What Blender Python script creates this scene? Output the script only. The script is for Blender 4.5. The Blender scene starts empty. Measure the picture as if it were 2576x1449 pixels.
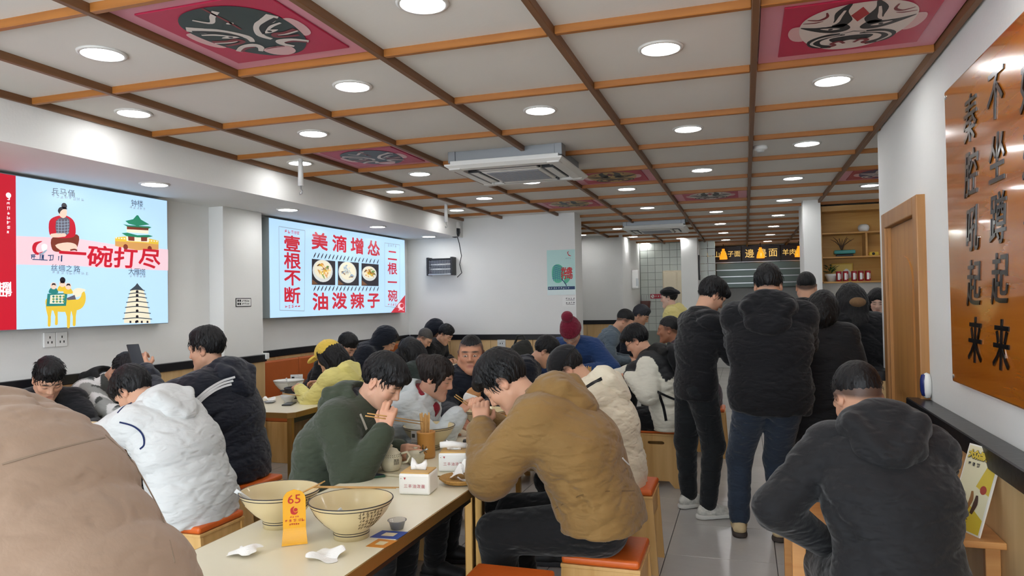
import bpy, bmesh, math, random
import numpy as np
from mathutils import Vector, Matrix
from mathutils.geometry import tessellate_polygon
random.seed(7); rng = np.random.default_rng(7)
scn = bpy.context.scene
COL = scn.collection
# ------------------------------------------------------------------ camera
FPX, YAW, PIT, ROL, CH = 1815.25, math.radians(17.89), math.radians(1.0246), math.radians(-1.0222), 1.55
fwd = Vector((-math.sin(YAW)*math.cos(PIT), math.cos(YAW)*math.cos(PIT), math.sin(PIT)))
rgt0 = Vector((math.cos(YAW), math.sin(YAW), 0)); up0 = rgt0.cross(fwd)
rgt = rgt0*math.cos(ROL)+up0*math.sin(ROL); upv = up0*math.cos(ROL)-rgt0*math.sin(ROL)
cam_d = bpy.data.cameras.new('camera'); cam = bpy.data.objects.new('camera', cam_d); COL.objects.link(cam)
cam_d.sensor_width = 36.0; cam_d.lens = 36.0*FPX/2576; cam_d.clip_start = .05; cam_d.clip_end = 60
cam.matrix_world = Matrix((( rgt.x, upv.x, -fwd.x, 0), (rgt.y, upv.y, -fwd.y, 0), (rgt.z, upv.z, -fwd.z, CH), (0, 0, 0, 1)))
scn.camera = cam
# ------------------------------------------------------------------ world + exposure (shopfront behind the camera is open to daylight)
scn.view_settings.view_transform = 'Standard'; scn.view_settings.look = 'None'
scn.view_settings.exposure = 0.72; scn.view_settings.gamma = 1.0; scn.view_settings.use_curve_mapping = False
w = bpy.data.worlds.new('world'); scn.world = w; w.use_nodes = True
w.node_tree.nodes['Background'].inputs[0].default_value = (.86, .93, 1.0, 1)
w.node_tree.nodes['Background'].inputs[1].default_value = 4.2
GL = .61
LAMP = 26.0      # strength of the round LED downlights

cyc = scn.cycles; cyc.use_light_tree = False
cyc.max_bounces = 5; cyc.diffuse_bounces = 3; cyc.glossy_bounces = 2; cyc.transmission_bounces = 4; cyc.transparent_max_bounces = 4
cyc.caustics_reflective = False; cyc.caustics_refractive = False; cyc.use_adaptive_sampling = True; cyc.adaptive_threshold = .05
# ------------------------------------------------------------------ helpers: objects
def tag(o, label=None, cat=None, group=None, kind=None):
    if label: o['label'] = label
    if cat: o['category'] = cat
    if group: o['group'] = group
    if kind: o['kind'] = kind
    return o
def empty(name, loc=(0,0,0), rz=0.0, label=None, cat=None, group=None, kind=None):
    o = bpy.data.objects.new(name, None); COL.objects.link(o); o.empty_display_size = .1
    o.location = loc; o.rotation_euler = (0,0,rz)
    return tag(o, label, cat, group, kind)
def link(name, me, mats=None, parent=None, smooth=False):
    o = bpy.data.objects.new(name, me); COL.objects.link(o)
    if mats is not None:
        for m in (mats if isinstance(mats, (list, tuple)) else [mats]): me.materials.append(m)
    if smooth: me.polygons.foreach_set('use_smooth', [True]*len(me.polygons))
    if parent is not None: o.parent = parent
    return o
def world_of(o):
    return o.matrix_basis.copy() if o.parent is None else world_of(o.parent) @ o.matrix_parent_inverse @ o.matrix_basis
def wparent(o, parent):
    """parent keeping world coordinates (parent has no parent of its own or identity chain)"""
    M = world_of(parent)
    o.parent = parent; o.matrix_parent_inverse = M.inverted(); return o
def copy_tree(o, parent=None):
    c = o.copy(); COL.objects.link(c); c.parent = parent
    for ch in list(o.children): copy_tree(ch, c)
    return c
def pydata(name, v, f, mats=None, parent=None, smooth=False):
    me = bpy.data.meshes.new(name); me.from_pydata([tuple(p) for p in v], [], f); me.update()
    return link(name, me, mats, parent, smooth)
def npmesh(name, V, Q, col=None):
    me = bpy.data.meshes.new(name); n = len(V); m = len(Q); k = Q.shape[1] if m else 4
    me.vertices.add(n); me.vertices.foreach_set('co', np.ascontiguousarray(V, np.float32).ravel())
    me.loops.add(m*k); me.loops.foreach_set('vertex_index', np.ascontiguousarray(Q, np.int32).ravel())
    me.polygons.add(m); me.polygons.foreach_set('loop_start', np.arange(0, m*k, k, dtype=np.int32))
    me.polygons.foreach_set('use_smooth', np.ones(m, dtype=bool))
    if col is not None:
        a = me.color_attributes.new('Col', 'FLOAT_COLOR', 'POINT')
        c4 = np.ones((n,4), np.float32); c4[:,:3] = col; a.data.foreach_set('color', c4.ravel())
    me.update(calc_edges=True); me.validate(); return me
def bm_obj(name, bm, mats=None, parent=None, smooth=False, bevel=0, seg=2):
    if bevel:
        bmesh.ops.bevel(bm, geom=list(bm.edges), offset=bevel, segments=seg, affect='EDGES', profile=.5)
    bmesh.ops.recalc_face_normals(bm, faces=bm.faces)
    me = bpy.data.meshes.new(name); bm.to_mesh(me); bm.free()
    return link(name, me, mats, parent, smooth)
def bx(bm, x0, x1, y0, y1, z0, z1):
    vs = [bm.verts.new((x,y,z)) for z in (z0,z1) for y in (y0,y1) for x in (x0,x1)]
    for f in ((0,1,3,2),(4,6,7,5),(0,4,5,1),(2,3,7,6),(0,2,6,4),(1,5,7,3)): bm.faces.new([vs[i] for i in f])
def box(name, b, m, parent=None, bevel=0.0, world=False, seg=2):
    bm = bmesh.new(); bx(bm, *b); o = bm_obj(name, bm, m, None, False, bevel, seg)
    if parent is not None:
        if world: wparent(o, parent)
        else: o.parent = parent
    return o
def prism(name, loops, t, m, parent=None, frame=None, bevel=0):
    """loops: list of 2d outlines (first outer, rest holes) extruded by t along the frame's z"""
    F = frame or Matrix.Identity(4)
    pts = [[Vector((p[0],p[1],0)) for p in L] for L in loops]
    tris = tessellate_polygon(pts); flat = [p for L in pts for p in L]; n = len(flat)
    v = [F @ p for p in flat]+[F @ (p+Vector((0,0,t))) for p in flat]
    f = [tuple(a) for a in tris]+[tuple(i+n for i in reversed(a)) for a in tris]
    o = 0
    for L in pts:
        k = len(L)
        for i in range(k): f.append((o+i, o+(i+1)%k, o+(i+1)%k+n, o+i+n))
        o += k
    me = bpy.data.meshes.new(name); me.from_pydata([tuple(p) for p in v], [], f)
    bm = bmesh.new(); bm.from_mesh(me); bmesh.ops.recalc_face_normals(bm, faces=bm.faces); bm.to_mesh(me); bm.free()
    return link(name, me, m, parent)
def lathe(name, prof, m, parent=None, n=40, loc=(0,0,0), smooth=True, a0=0, a1=2*math.pi):
    v=[]; f=[]; k=len(prof); full = abs(a1-a0-2*math.pi) < 1e-6; cnt = n if full else n+1
    for i in range(cnt):
        a = a0+(a1-a0)*i/n
        for r,z in prof: v.append((loc[0]+r*math.cos(a), loc[1]+r*math.sin(a), loc[2]+z))
    for i in range(n):
        j = (i+1) % cnt
        for q in range(k-1):
            a,b,c,d = i*k+q, j*k+q, j*k+q+1, i*k+q+1
            if prof[q][0] < 1e-6 and prof[q+1][0] < 1e-6: continue
            f.append((a,b,c,d))
    me = bpy.data.meshes.new(name); me.from_pydata(v, [], f)
    bm = bmesh.new(); bm.from_mesh(me); bmesh.ops.remove_doubles(bm, verts=bm.verts, dist=1e-5); bmesh.ops.dissolve_degenerate(bm, dist=1e-6, edges=bm.edges)
    bmesh.ops.recalc_face_normals(bm, faces=bm.faces); bm.to_mesh(me); bm.free()
    return link(name, me, m, parent, smooth)
def tube_vf(pts, rad, n=8, v=None, f=None, flat=1.0):
    v = [] if v is None else v; f = [] if f is None else f
    P = [Vector(p) for p in pts]; k = len(P); rr = rad if hasattr(rad,'__len__') else [rad]*k
    base = len(v); ref = None
    for i,p in enumerate(P):
        t = (P[min(i+1,k-1)]-P[max(i-1,0)]); t = t.normalized() if t.length > 1e-9 else Vector((0,0,1))
        if ref is None:
            ref = t.orthogonal().normalized()
        ref = (ref-t*ref.dot(t)).normalized(); b = t.cross(ref)
        for j in range(n):
            a = 2*math.pi*j/n; v.append(p+ref*(math.cos(a)*rr[i])+b*(math.sin(a)*rr[i]*flat))
    for i in range(k-1):
        for j in range(n):
            f.append((base+i*n+j, base+i*n+(j+1)%n, base+(i+1)*n+(j+1)%n, base+(i+1)*n+j))
    f.append(tuple(base+j for j in reversed(range(n)))); f.append(tuple(base+(k-1)*n+j for j in range(n)))
    return v, f
def tube(name, pts, rad, m, parent=None, n=8, smooth=True, flat=1.0):
    v,f = tube_vf(pts, rad, n, flat=flat); return pydata(name, v, f, m, parent, smooth)
def catmull(pts, n=6, closed=True):
    P = [np.array(p,float) for p in pts]; k = len(P); out=[]
    rg = range(k) if closed else range(k-1)
    for i in rg:
        if closed: a,b,c,d = P[(i-1)%k],P[i],P[(i+1)%k],P[(i+2)%k]
        else: a,b,c,d = P[max(i-1,0)],P[i],P[i+1],P[min(i+2,k-1)]
        for j in range(n):
            t=j/n; out.append(.5*((2*b)+(-a+c)*t+(2*a-5*b+4*c-d)*t*t+(-a+3*b-3*c+d)*t**3))
    if not closed: out.append(P[-1])
    return out
class Flat:
    """collects flat printed shapes in one plane; frame maps (u,v,layer) to space"""
    def __init__(s, frame): s.F=frame; s.groups={}
    def poly(s, pts, mat, layer=1, smooth=0):
        pts = [tuple(p) for p in (catmull(pts, smooth) if smooth else pts)]
        tr = tessellate_polygon([[Vector((p[0],p[1],0)) for p in pts]])
        V,Fc = s.groups.setdefault(mat.name, ([],[])); b=len(V)
        V += [s.F @ Vector((p[0],p[1],layer*.0006)) for p in pts]; Fc += [tuple(b+i for i in t) for t in tr]
    def rect(s, u0,u1,v0,v1, mat, layer=1): s.poly([(u0,v0),(u1,v0),(u1,v1),(u0,v1)], mat, layer)
    def disc(s, c, r, mat, layer=1, ry=None, n=24): s.poly([(c[0]+r*math.cos(2*math.pi*i/n), c[1]+(ry or r)*math.sin(2*math.pi*i/n)) for i in range(n)], mat, layer)
    def stroke(s, pts, wd, mat, layer=1, n=5):
        P = catmull(pts, n, False); k=len(P); L=[];R=[]
        for i,p in enumerate(P):
            d = P[min(i+1,k-1)]-P[max(i-1,0)]; d = d/(np.linalg.norm(d)+1e-9); nn=np.array((-d[1],d[0])); t=i/(k-1)
            ww = (wd[0]+(wd[1]-wd[0])*t if hasattr(wd,'__len__') and len(wd)==2 else (wd if not hasattr(wd,'__len__') else np.interp(t,np.linspace(0,1,len(wd)),wd)))/2
            L.append(p+nn*ww); R.append(p-nn*ww)
        V,Fc = s.groups.setdefault(mat.name, ([],[])); b=len(V)
        V += [s.F @ Vector((q[0],q[1],layer*.0006)) for q in L+R]
        Fc += [(b+i,b+i+1,b+k+i+1,b+k+i) for i in range(k-1)]
    def scribble(s, u0, v0, size, count, mat, layer=2, vertical=False, wd=.1, seed=1):
        """rows of tiny unreadable brush marks"""
        r = random.Random(seed)
        for i in range(count):
            cx = u0+(0 if vertical else i*size*1.12); cy = v0-(i*size*1.12 if vertical else 0)
            for q in range(4):
                h = r.random() < .5; a = r.uniform(-.35,.35)*size; bq = r.uniform(.2,.42)*size
                p = [(cx-bq, cy+a-.04*size),(cx,cy+a),(cx+bq, cy+a+.05*size)] if h else [(cx+a,cy+bq),(cx+a-.02*size,cy),(cx+a-.08*size*r.random(),cy-bq)]
                s.stroke(p, (wd*size,wd*size*.6), mat, layer, 2)
    def build(s, name, parent=None, world=True):
        out=[]
        for mn,(V,Fc) in s.groups.items():
            o = pydata(name, V, Fc, bpy.data.materials[mn])
            if parent is not None: (wparent(o,parent) if world else setattr(o,'parent',parent))
            out.append(o)
        return out
_fcurve = {}
def text_mesh(body, size=1.0, bold=0.0, extrude=0.0, shear=0.0, align='CENTER'):
    key=(body,size,bold,extrude,shear,align)
    c = bpy.data.curves.new('lettering','FONT'); c.body=body; c.size=size; c.offset=bold; c.extrude=extrude; c.shear=shear
    c.align_x=align; c.align_y='CENTER'; c.resolution_u=2
    o = bpy.data.objects.new('lettering', c); COL.objects.link(o)
    dg = bpy.context.evaluated_depsgraph_get(); me = bpy.data.meshes.new_from_object(o.evaluated_get(dg))
    bpy.data.objects.remove(o); bpy.data.curves.remove(c); me.materials.clear(); return me
def text(body, frame, size, m, parent=None, bold=0.0, extrude=0.0, shear=0.0, name='lettering', sx=1.0, sy=1.0, layer=2, warp=None):
    me = text_mesh(body, size, bold, extrude, shear)
    S = Matrix.Diagonal((sx,sy,1,1))
    if warp is None: me.transform(frame @ Matrix.Translation((0,0,layer*.0006)) @ S)
    else:
        me.transform(S)
        for v in me.vertices: v.co = warp(v.co)
    o = link(name, me, m)
    if parent is not None: wparent(o, parent)
    return o
def chars(body, centers, frame, size, m, parent, **kw):
    """separate glyphs at given 2-d centres, joined as one lettering mesh"""
    vs=[]; fs=[]
    sx=kw.get('sx',1); sy=kw.get('sy',1)
    w=kw.get('bold',0)
    offs=[(0,0)] if not w else [(w*math.cos(a),w*math.sin(a)) for a in (0,1.05,2.09,3.14,4.19,5.24)]
    for ch,c in zip(body, centers):
        me = text_mesh(ch, size, 0, kw.get('extrude',0), kw.get('shear',0))
        if len(me.vertices)==0: continue
        xs=[v.co.x for v in me.vertices]; ys=[v.co.y for v in me.vertices]
        cx,cy=(min(xs)+max(xs))/2,(min(ys)+max(ys))/2
        for q,(ox,oy) in enumerate(offs):
            b=len(vs); vs += [frame @ Vector(((v.co.x-cx)*sx+c[0]+ox,(v.co.y-cy)*sy+c[1]+oy,v.co.z+(kw.get('layer',2)+q*.05)*.0006)) for v in me.vertices]
            fs += [tuple(b+i for i in p.vertices) for p in me.polygons]
        bpy.data.meshes.remove(me)
    o = pydata('lettering', vs, fs, m)
    if parent is not None: wparent(o,parent)
    return o
def frame_xyz(o, u, v):
    u=Vector(u).normalized(); v=Vector(v).normalized(); n=u.cross(v)
    return Matrix(((u.x,v.x,n.x,o[0]),(u.y,v.y,n.y,o[1]),(u.z,v.z,n.z,o[2]),(0,0,0,1)))
# ------------------------------------------------------------------ helpers: materials
def srgb(c):
    if isinstance(c,str): c=[int(c[i:i+2],16)/255 for i in (0,2,4)]
    return tuple(x/12.92 if x<=.04045 else ((x+.055)/1.055)**2.4 for x in c)
def mat(name, color, rough=.5, metal=0.0, emis=0.0, bump=None, var=None, spec=.5, alpha=1.0, trans=0.0, sheen=0.0, coat=0.0, attr=False, sss=0.0):
    m = bpy.data.materials.get(name)
    if m: return m
    m = bpy.data.materials.new(name); m.use_nodes=True; N=m.node_tree.nodes; L=m.node_tree.links; b=N['Principled BSDF']
    c = srgb(color)+(1,)
    b.inputs['Base Color'].default_value=c; b.inputs['Roughness'].default_value=rough; b.inputs['Metallic'].default_value=metal
    b.inputs['Specular IOR Level'].default_value=spec; b.inputs['Alpha'].default_value=alpha; b.inputs['Transmission Weight'].default_value=trans
    if sheen: b.inputs['Sheen Weight'].default_value=sheen; b.inputs['Sheen Roughness'].default_value=.5
    if coat: b.inputs['Coat Weight'].default_value=coat; b.inputs['Coat Roughness'].default_value=.08
    if sss: b.inputs['Subsurface Weight'].default_value=sss; b.inputs['Subsurface Radius'].default_value=(.012,.004,.002); b.inputs['Subsurface Scale'].default_value=1.0
    if emis: b.inputs['Emission Color'].default_value=c; b.inputs['Emission Strength'].default_value=emis
    tc = None
    def co():
        nonlocal tc
        if tc is None: tc=N.new('ShaderNodeTexCoord')
        return tc.outputs['Object']
    src=None
    if attr:
        a=N.new('ShaderNodeVertexColor'); a.layer_name='Col'; src=a.outputs[0]; L.new(src,b.inputs['Base Color'])
    if var:
        nz=N.new('ShaderNodeTexNoise'); nz.inputs['Scale'].default_value=var[0]; nz.inputs['Detail'].default_value=5; L.new(co(),nz.inputs['Vector'])
        mx=N.new('ShaderNodeMix'); mx.data_type='RGBA'; mx.blend_type='MULTIPLY'
        rp=N.new('ShaderNodeMapRange'); rp.inputs[1].default_value=.3; rp.inputs[2].default_value=.7; rp.inputs[3].default_value=1-var[1]; rp.inputs[4].default_value=1+var[1]*.4
        L.new(nz.outputs[0],rp.inputs[0]); mx.inputs[0].default_value=1
        cb=N.new('ShaderNodeCombineColor')
        for i in range(3): L.new(rp.outputs[0],cb.inputs[i])
        if src is None: mx.inputs[6].default_value=c
        else: L.new(src,mx.inputs[6])
        L.new(cb.outputs[0],mx.inputs[7]); L.new(mx.outputs[2],b.inputs['Base Color'])
    if bump:
        nz=N.new('ShaderNodeTexNoise'); nz.inputs['Scale'].default_value=bump[0]; nz.inputs['Detail'].default_value=bump[3] if len(bump)>3 else 4
        v=co()
        if len(bump)>2 and bump[2] is not None:
            mp=N.new('ShaderNodeMapping'); mp.inputs['Scale'].default_value=bump[2]; L.new(v,mp.inputs[0]); v=mp.outputs[0]
        L.new(v,nz.inputs['Vector']); bp=N.new('ShaderNodeBump'); bp.inputs['Strength'].default_value=bump[1]; bp.inputs['Distance'].default_value=.02
        L.new(nz.outputs[0],bp.inputs['Height']); L.new(bp.outputs[0],b.inputs['Normal'])
    return m
def wood(name, c1, c2, scale=(1,12,12), rough=.4, coat=0.0, sc=2.0, spec=.5, bump=.08):
    m = bpy.data.materials.new(name); m.use_nodes=True; N=m.node_tree.nodes; L=m.node_tree.links; b=N['Principled BSDF']
    tc=N.new('ShaderNodeTexCoord'); mp=N.new('ShaderNodeMapping'); mp.inputs['Scale'].default_value=scale; L.new(tc.outputs['Object'],mp.inputs[0])
    nz=N.new('ShaderNodeTexNoise'); nz.inputs['Scale'].default_value=sc; nz.inputs['Detail'].default_value=6; nz.inputs['Distortion'].default_value=.6; L.new(mp.outputs[0],nz.inputs['Vector'])
    cr=N.new('ShaderNodeValToRGB'); cr.color_ramp.elements[0].position=.32; cr.color_ramp.elements[1].position=.7
    cr.color_ramp.elements[0].color=srgb(c1)+(1,); cr.color_ramp.elements[1].color=srgb(c2)+(1,)
    L.new(nz.outputs[0],cr.inputs[0]); L.new(cr.outputs[0],b.inputs['Base Color'])
    b.inputs['Roughness'].default_value=rough; b.inputs['Specular IOR Level'].default_value=spec
    if coat: b.inputs['Coat Weight'].default_value=coat; b.inputs['Coat Roughness'].default_value=.06
    bp=N.new('ShaderNodeBump'); bp.inputs['Strength'].default_value=bump; bp.inputs['Distance'].default_value=.004; L.new(nz.outputs[0],bp.inputs['Height']); L.new(bp.outputs[0],b.inputs['Normal'])
    return m
def glow(name, color, strength=1.0):
    m=bpy.data.materials.new(name); m.use_nodes=True; b=m.node_tree.nodes['Principled BSDF']; c=srgb(color)+(1,)
    b.inputs['Base Color'].default_value=tuple(x*.4 for x in c[:3])+(1,); b.inputs['Roughness'].default_value=.3
    b.inputs['Emission Color'].default_value=c; b.inputs['Emission Strength'].default_value=strength*(GL if strength<5 else 1)
    if strength<5 and name not in ('sign_blue','amber_shade'): m.cycles.emission_sampling='NONE'
    return m

M = {}
M['wall']=mat('wall_paint','E9E9E6',.75,bump=(60,.05),var=(1.5,.03))
M['ceil']=mat('ceiling_panel_paint','E3DFD8',.8,bump=(40,.04),var=(2,.03))
M['beamx']=wood('ceiling_beam_lit_wood','935A24','AA6C2E',(.8,14,14),.45)  # daylight on the cross beams is put into this brighter orange
M['beamy']=wood('ceiling_long_beam_shaded_wood','6E4A2C','805836',(14,.8,14),.5)  # darker brown stands in for the grazing light on the long beams
M['blacktrim']=mat('black_rail','15161A',.3,bump=(30,.05))
M['wains']=wood('wainscot_wood','CDA873','DDBD8B',(6,6,.5),.45)
M['brick']=wood('orange_wood','B0662C','C87B3A',(1,8,8),.4)
M['doorw']=wood('door_wood','A9743C','BC8648',(7,7,.5),.45)
M['doorf']=wood('door_frame_wood','9A6A36','B07C44',(9,9,.6),.4)
M['white']=mat('white_plastic','EDEDEA',.35)
M['metal']=mat('brushed_steel','B9BBBC',.3,1.0)
M['dark']=mat('dark_plastic','1A1B1D',.4)
M['lamp']=glow('downlight_diffuser','FFFFFF',LAMP)
M['rim']=mat('downlight_rim','DDDBD6',.4)
M['tile']=mat('floor_tile_grey','B9B6B2',.22,var=(1.6,.12),bump=(25,.03),spec=.5)
M['grout']=mat('grout','3E3C3A',.9)
# ================================================================== THE ROOM
CZ=2.70; PZ=2.738; XL=-4.69; XR=.93; YB=9.573; XA=-3.82
CX=[-3.807,-3.229,-2.419,-1.602,-.778,.067,.903,1.73,2.56]     # long beams
RY=[1.305+.8625*i for i in range(19)]                          # cross beams; RY[1] is the first one wholly in view
# floor -------------------------------------------------------------
floor=box('floor',(XL-.1,3.0,-2.5,18.2,-.06,-.004),M['grout']); tag(floor,kind='structure')
TS=.63; tm=None
ix0=math.floor((XL+.49)/TS); cnt=0
for ix in range(ix0, 6):
    for iy in range(-7, 22):
        x0=-.49+ix*TS; y0=4.47+iy*TS
        if y0+TS<1.2 or y0>16.5 or (y0>9.6 and x0<-3.2) or (x0>1.0 and y0<5.0): continue
        if tm is None:
            bm=bmesh.new(); bx(bm,.0022,TS-.0022,.0022,TS-.0022,-.012,0); t=bm_obj('tile',bm,M['tile'],floor,bevel=.0012,seg=1); tm=t.data
        else: t=link('tile',tm,None,floor)
        t.location=(x0,y0,0); cnt+=1
# ceiling -----------------------------------------------------------
ceiling=box('ceiling',(XL-.1,3.0,-2.5,18.2,PZ+.012,PZ+.12),M['ceil']); tag(ceiling,kind='structure')
def cell_ok(c,r):
    if c>=6 and r<5: return False                 # right wall
    if (c==0 and r>=10) or (c==1 and (r==10 or r>13)): return False                # behind the back wall; bays kept there hold added lights
    if c>=7 and r>12: return False
    return True
masks={(2,1),(5,2),(1,4),(3,6),(2,8),(4,8),(6,7)}
pm={}
for c in range(8):
    for r in range(18):
        if not cell_ok(c,r) or (c,r) in masks: continue
        wx=CX[c+1]-CX[c]; key=round(wx,3)
        if key not in pm:
            bm=bmesh.new(); bx(bm,.004,wx-.004,.004,.8585,0,.012); o=bm_obj('panel',bm,M['ceil'],ceiling,bevel=.003,seg=1); pm[key]=o.data
        else: o=link('panel',pm[key],None,ceiling)
        o.location=(CX[c],RY[r],PZ)
for i,x in enumerate(CX[:8]):
    y0,y1=(-.5,17.8)
    if i==0: y1=YB
    if i==1: y1=13.4
    if i>=7: y0=5.73
    box('beam',(x-.016,x+.016,y0,y1,CZ,PZ+.012),M['beamy'],ceiling,.003,seg=1)
bmx={}
for c in range(8):
    for r in range(18):
        if not cell_ok(c,r): continue
        wx=CX[c+1]-CX[c]; key=round(wx,3)
        if key not in bmx:
            bm=bmesh.new(); bx(bm,.017,wx-.017,-.015,.015,CZ+.003,PZ+.012); o=bm_obj('cross_beam',bm,M['beamx'],ceiling,bevel=.003,seg=1); bmx[key]=o.data
        else: o=link('cross_beam',bmx[key],None,ceiling)
        o.location=(CX[c],RY[r],0)
# walls -------------------------------------------------------------
wl=box('wall_left',(XL-.12,XL,-2.5,13.6,0,2.8),M['wall']); tag(wl,kind='structure')
sof=box('trim_1',(XL,XA+.005,-2.5,YB,2.465,2.78),M['wall']); tag(sof,kind='structure')
pil=box('wall_left_pillar',(XL,XL+.16,5.46,6.02,0,2.465),M['wall'],bevel=.004); tag(pil,kind='structure')
wb=box('wall_back',(XL,-2.18,YB,YB+.42,0,2.76),M['wall'],bevel=.004); tag(wb,kind='structure')
wr=box('wall_right',(XR,XR+.14,-2.5,5.73,0,2.76),M['wall']); tag(wr,kind='structure')
wf=box('wall_far',(-3.6,-2.2,13.42,13.55,0,2.76),M['wall']); tag(wf,kind='structure')
wf2=box('wall_far_end',(-2.2,-2.14,13.3,15.6,0,2.76),M['wall']); tag(wf2,kind='structure')
wm=box('wall_menu',(-2.4,3.0,17.7,17.85,0,2.76),M['wall']); tag(wm,kind='structure')
wc=box('wall_column',(-1.2,-.88,14.7,15.1,0,2.76),M['wall'],bevel=.004); tag(wc,kind='structure')
wc2=box('wall_shelf_column',(.71,.915,9.68,10.4,0,2.76),M['wall'],bevel=.004); tag(wc2,kind='structure')
ws=box('wall_shelf',(.915,3.0,10.42,10.55,0,2.76),M['wall']); tag(ws,kind='structure')
wrf=box('wall_right_far',(2.9,3.0,5.7,10.5,0,2.76),M['wall']); tag(wrf,kind='structure')
wk=box('wall_kitchen',(-2.14,-.9,15.55,15.65,0,2.76),mat('kitchen_grout','8E948E',.8)); tag(wk,kind='structure')
# kitchen wall tiles (square, white)
kt=mat('kitchen_tile_white','CDD3CC',.25,var=(.9,.08)); tmm=None; s_=.155
for i in range(10):
    for j in range(12):
        x0=-2.12+i*s_; z0=.86+j*s_
        if tmm is None:
            bm=bmesh.new(); bx(bm,.004,s_-.004,-.006,.004,.004,s_-.004); t=bm_obj('tile',bm,kt,None,bevel=.0015,seg=1); wparent(t,wk); tmm=t.data
        else: t=link('tile',tmm,None,None); wparent(t,wk)
        t.location=(x0,15.55,z0)
# wainscot panels + black rails
def wains_y(x, y0, y1, ztop, wall, side, zrail, rail_t=.035, pw=1.05, zr0=None):
    n=max(1,round((y1-y0)/pw)); dy=(y1-y0)/n
    for i in range(n):
        a=(x,x+side*.02); box('panel',(min(a),max(a),y0+i*dy+.002,y0+(i+1)*dy-.002,.08,zr0 or zrail-.07),M['wains'],wall,.003,True,1)
    a=(x,x+side*rail_t); box('rail',(min(a),max(a),y0,y1,(zr0 or zrail-.07),zrail),M['blacktrim'],wall,.004,True,1)
    a=(x,x+side*.012); box('skirting',(min(a),max(a),y0,y1,0,.08),M['blacktrim'],wall,0,True)
wains_y(XL,.5,5.455,0,wl,1,1.075); wains_y(XL,6.03,YB-.03,0,wl,1,1.085)
box('rail',(XL+.16,XL+.195,5.44,6.03,1.0,1.07),M['blacktrim'],pil,.004,True,1)
box('panel',(XL+.16,XL+.18,5.46,6.02,.08,1.0),M['wains'],pil,.003,True,1)
box('corner_guard',(XL+.13,XL+.21,6.0,6.05,1.02,1.08),M['white'],pil,.006,True)
def wains_x(y, x0, x1, wall, zrail, pw=.62):
    n=max(1,round((x1-x0)/pw)); dx=(x1-x0)/n
    for i in range(n): box('panel',(x0+i*dx+.002,x0+(i+1)*dx-.002,y-.02,y,.08,zrail-.075),M['wains'],wall,.003,True,1)
    box('rail',(x0,x1,y-.035,y,zrail-.075,zrail),M['blacktrim'],wall,.004,True,1)
    box('skirting',(x0,x1,y-.012,y,0,.08),M['blacktrim'],wall,0,True)
wains_x(YB,XL+.04,-2.18,wb,1.085); wains_x(13.42,-3.5,-2.2,wf,1.16)
# right wall: boxed-out wainscot with a black rail
for i in range(4):
    y0=.6+i*.95; y1=min(y0+.95,4.42)
    box('panel',(.85,.93,y0+.002,y1-.002,.05,.905),M['wains'],wr,.003,True,1)
box('rail',(.825,.93,.6,4.43,.905,.985),M['blacktrim'],wr,.005,True,1)
box('rail',(.80,.93,5.46,5.75,.96,1.03),M['blacktrim'],wr,.005,True,1)
box('panel',(.85,.93,5.46,5.73,.05,.96),M['wains'],wr,.003,True,1)
# door in the right wall
door=empty('door_1',(XR,4.86,0),kind='structure')
dn,df=4.36,5.40
box('frame',(.885,.95,dn,dn+.1,0,2.085),M['doorf'],door,.006,True); box('frame',(.885,.95,df-.1,df,0,2.085),M['doorf'],door,.006,True)
box('frame',(.885,.95,dn+.1,df-.1,1.985,2.085),M['doorf'],door,.006,True)
box('jamb',(.9,.925,dn+.1,dn+.13,0,1.985),M['doorw'],door,.002,True); box('jamb',(.9,.925,df-.13,df-.1,0,1.985),M['doorw'],door,.002,True)
leaf=box('door_leaf',(.918,.935,dn+.13,df-.13,.01,1.98),M['doorw'],door,.003,True)
# arched raised panel on the leaf
arch=[(4.62,.95),(5.14,.95),(5.14,1.62)]+[(4.88+.26*math.cos(a),1.62+.16*math.sin(a)) for a in np.linspace(.15,math.pi-.15,10)]+[(4.62,1.62)]
P=prism('door_panel',[arch],.01,M['doorw'],None,Matrix(((0,0,-1,.919),(1,0,0,0),(0,1,0,0),(0,0,0,1)))); wparent(P,leaf)
arch2=[(4.62,.2),(5.14,.2),(5.14,.82),(4.62,.82)]
P=prism('door_panel',[arch2],.01,M['doorw'],None,Matrix(((0,0,-1,.919),(1,0,0,0),(0,1,0,0),(0,0,0,1)))); wparent(P,leaf)
# ================================================================== CEILING FITTINGS
def downlight(x,y,z,label,group,r=.105,proto=[None]):
    if proto[0] is None:
        t=empty('downlight',(0,0,0))
        lathe('rim',[(r*.84,-.004),(r*.86,-.010),(r,-.008),(r*1.02,0),(r*.84,0)],M['rim'],t,36)
        lathe('diffuser',[(0,-.0035),(r*.85,-.0035)],M['lamp'],t,28)
        proto[0]=t
    else: t=copy_tree(proto[0])
    t.location=(x,y,z); tag(t,label,'ceiling light',group); return t
for c in range(8):
    for r in range(18):
        if not cell_ok(c,r) or (c,r) in masks or r<1: continue
        if (c+r)%2!=0: continue
        if (c,r) in ((2,5),(3,5),(3,12),(2,4)): continue
        x=(CX[c]+CX[c+1])/2; y=(RY[r]+RY[r+1])/2
        if y<1.7 or y>17.3: continue
        if (c,r) in ((2,10),(1,9),(0,9)): continue
        if 9.2<y<10.1 and x<-2.1: continue
        if y>10 and x>.9: continue
        downlight(x,y,PZ,'round white LED downlight recessed in a square ceiling coffer panel','ceiling coffer downlights')  # second-column ones behind the back wall are added to brighten the far wall
for x,y in ((-1.2,.9),(-2.9,.9),(.5,.9)):
    downlight(x,y,PZ,'round white LED downlight recessed in a square ceiling coffer panel','ceiling coffer downlights')
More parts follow.
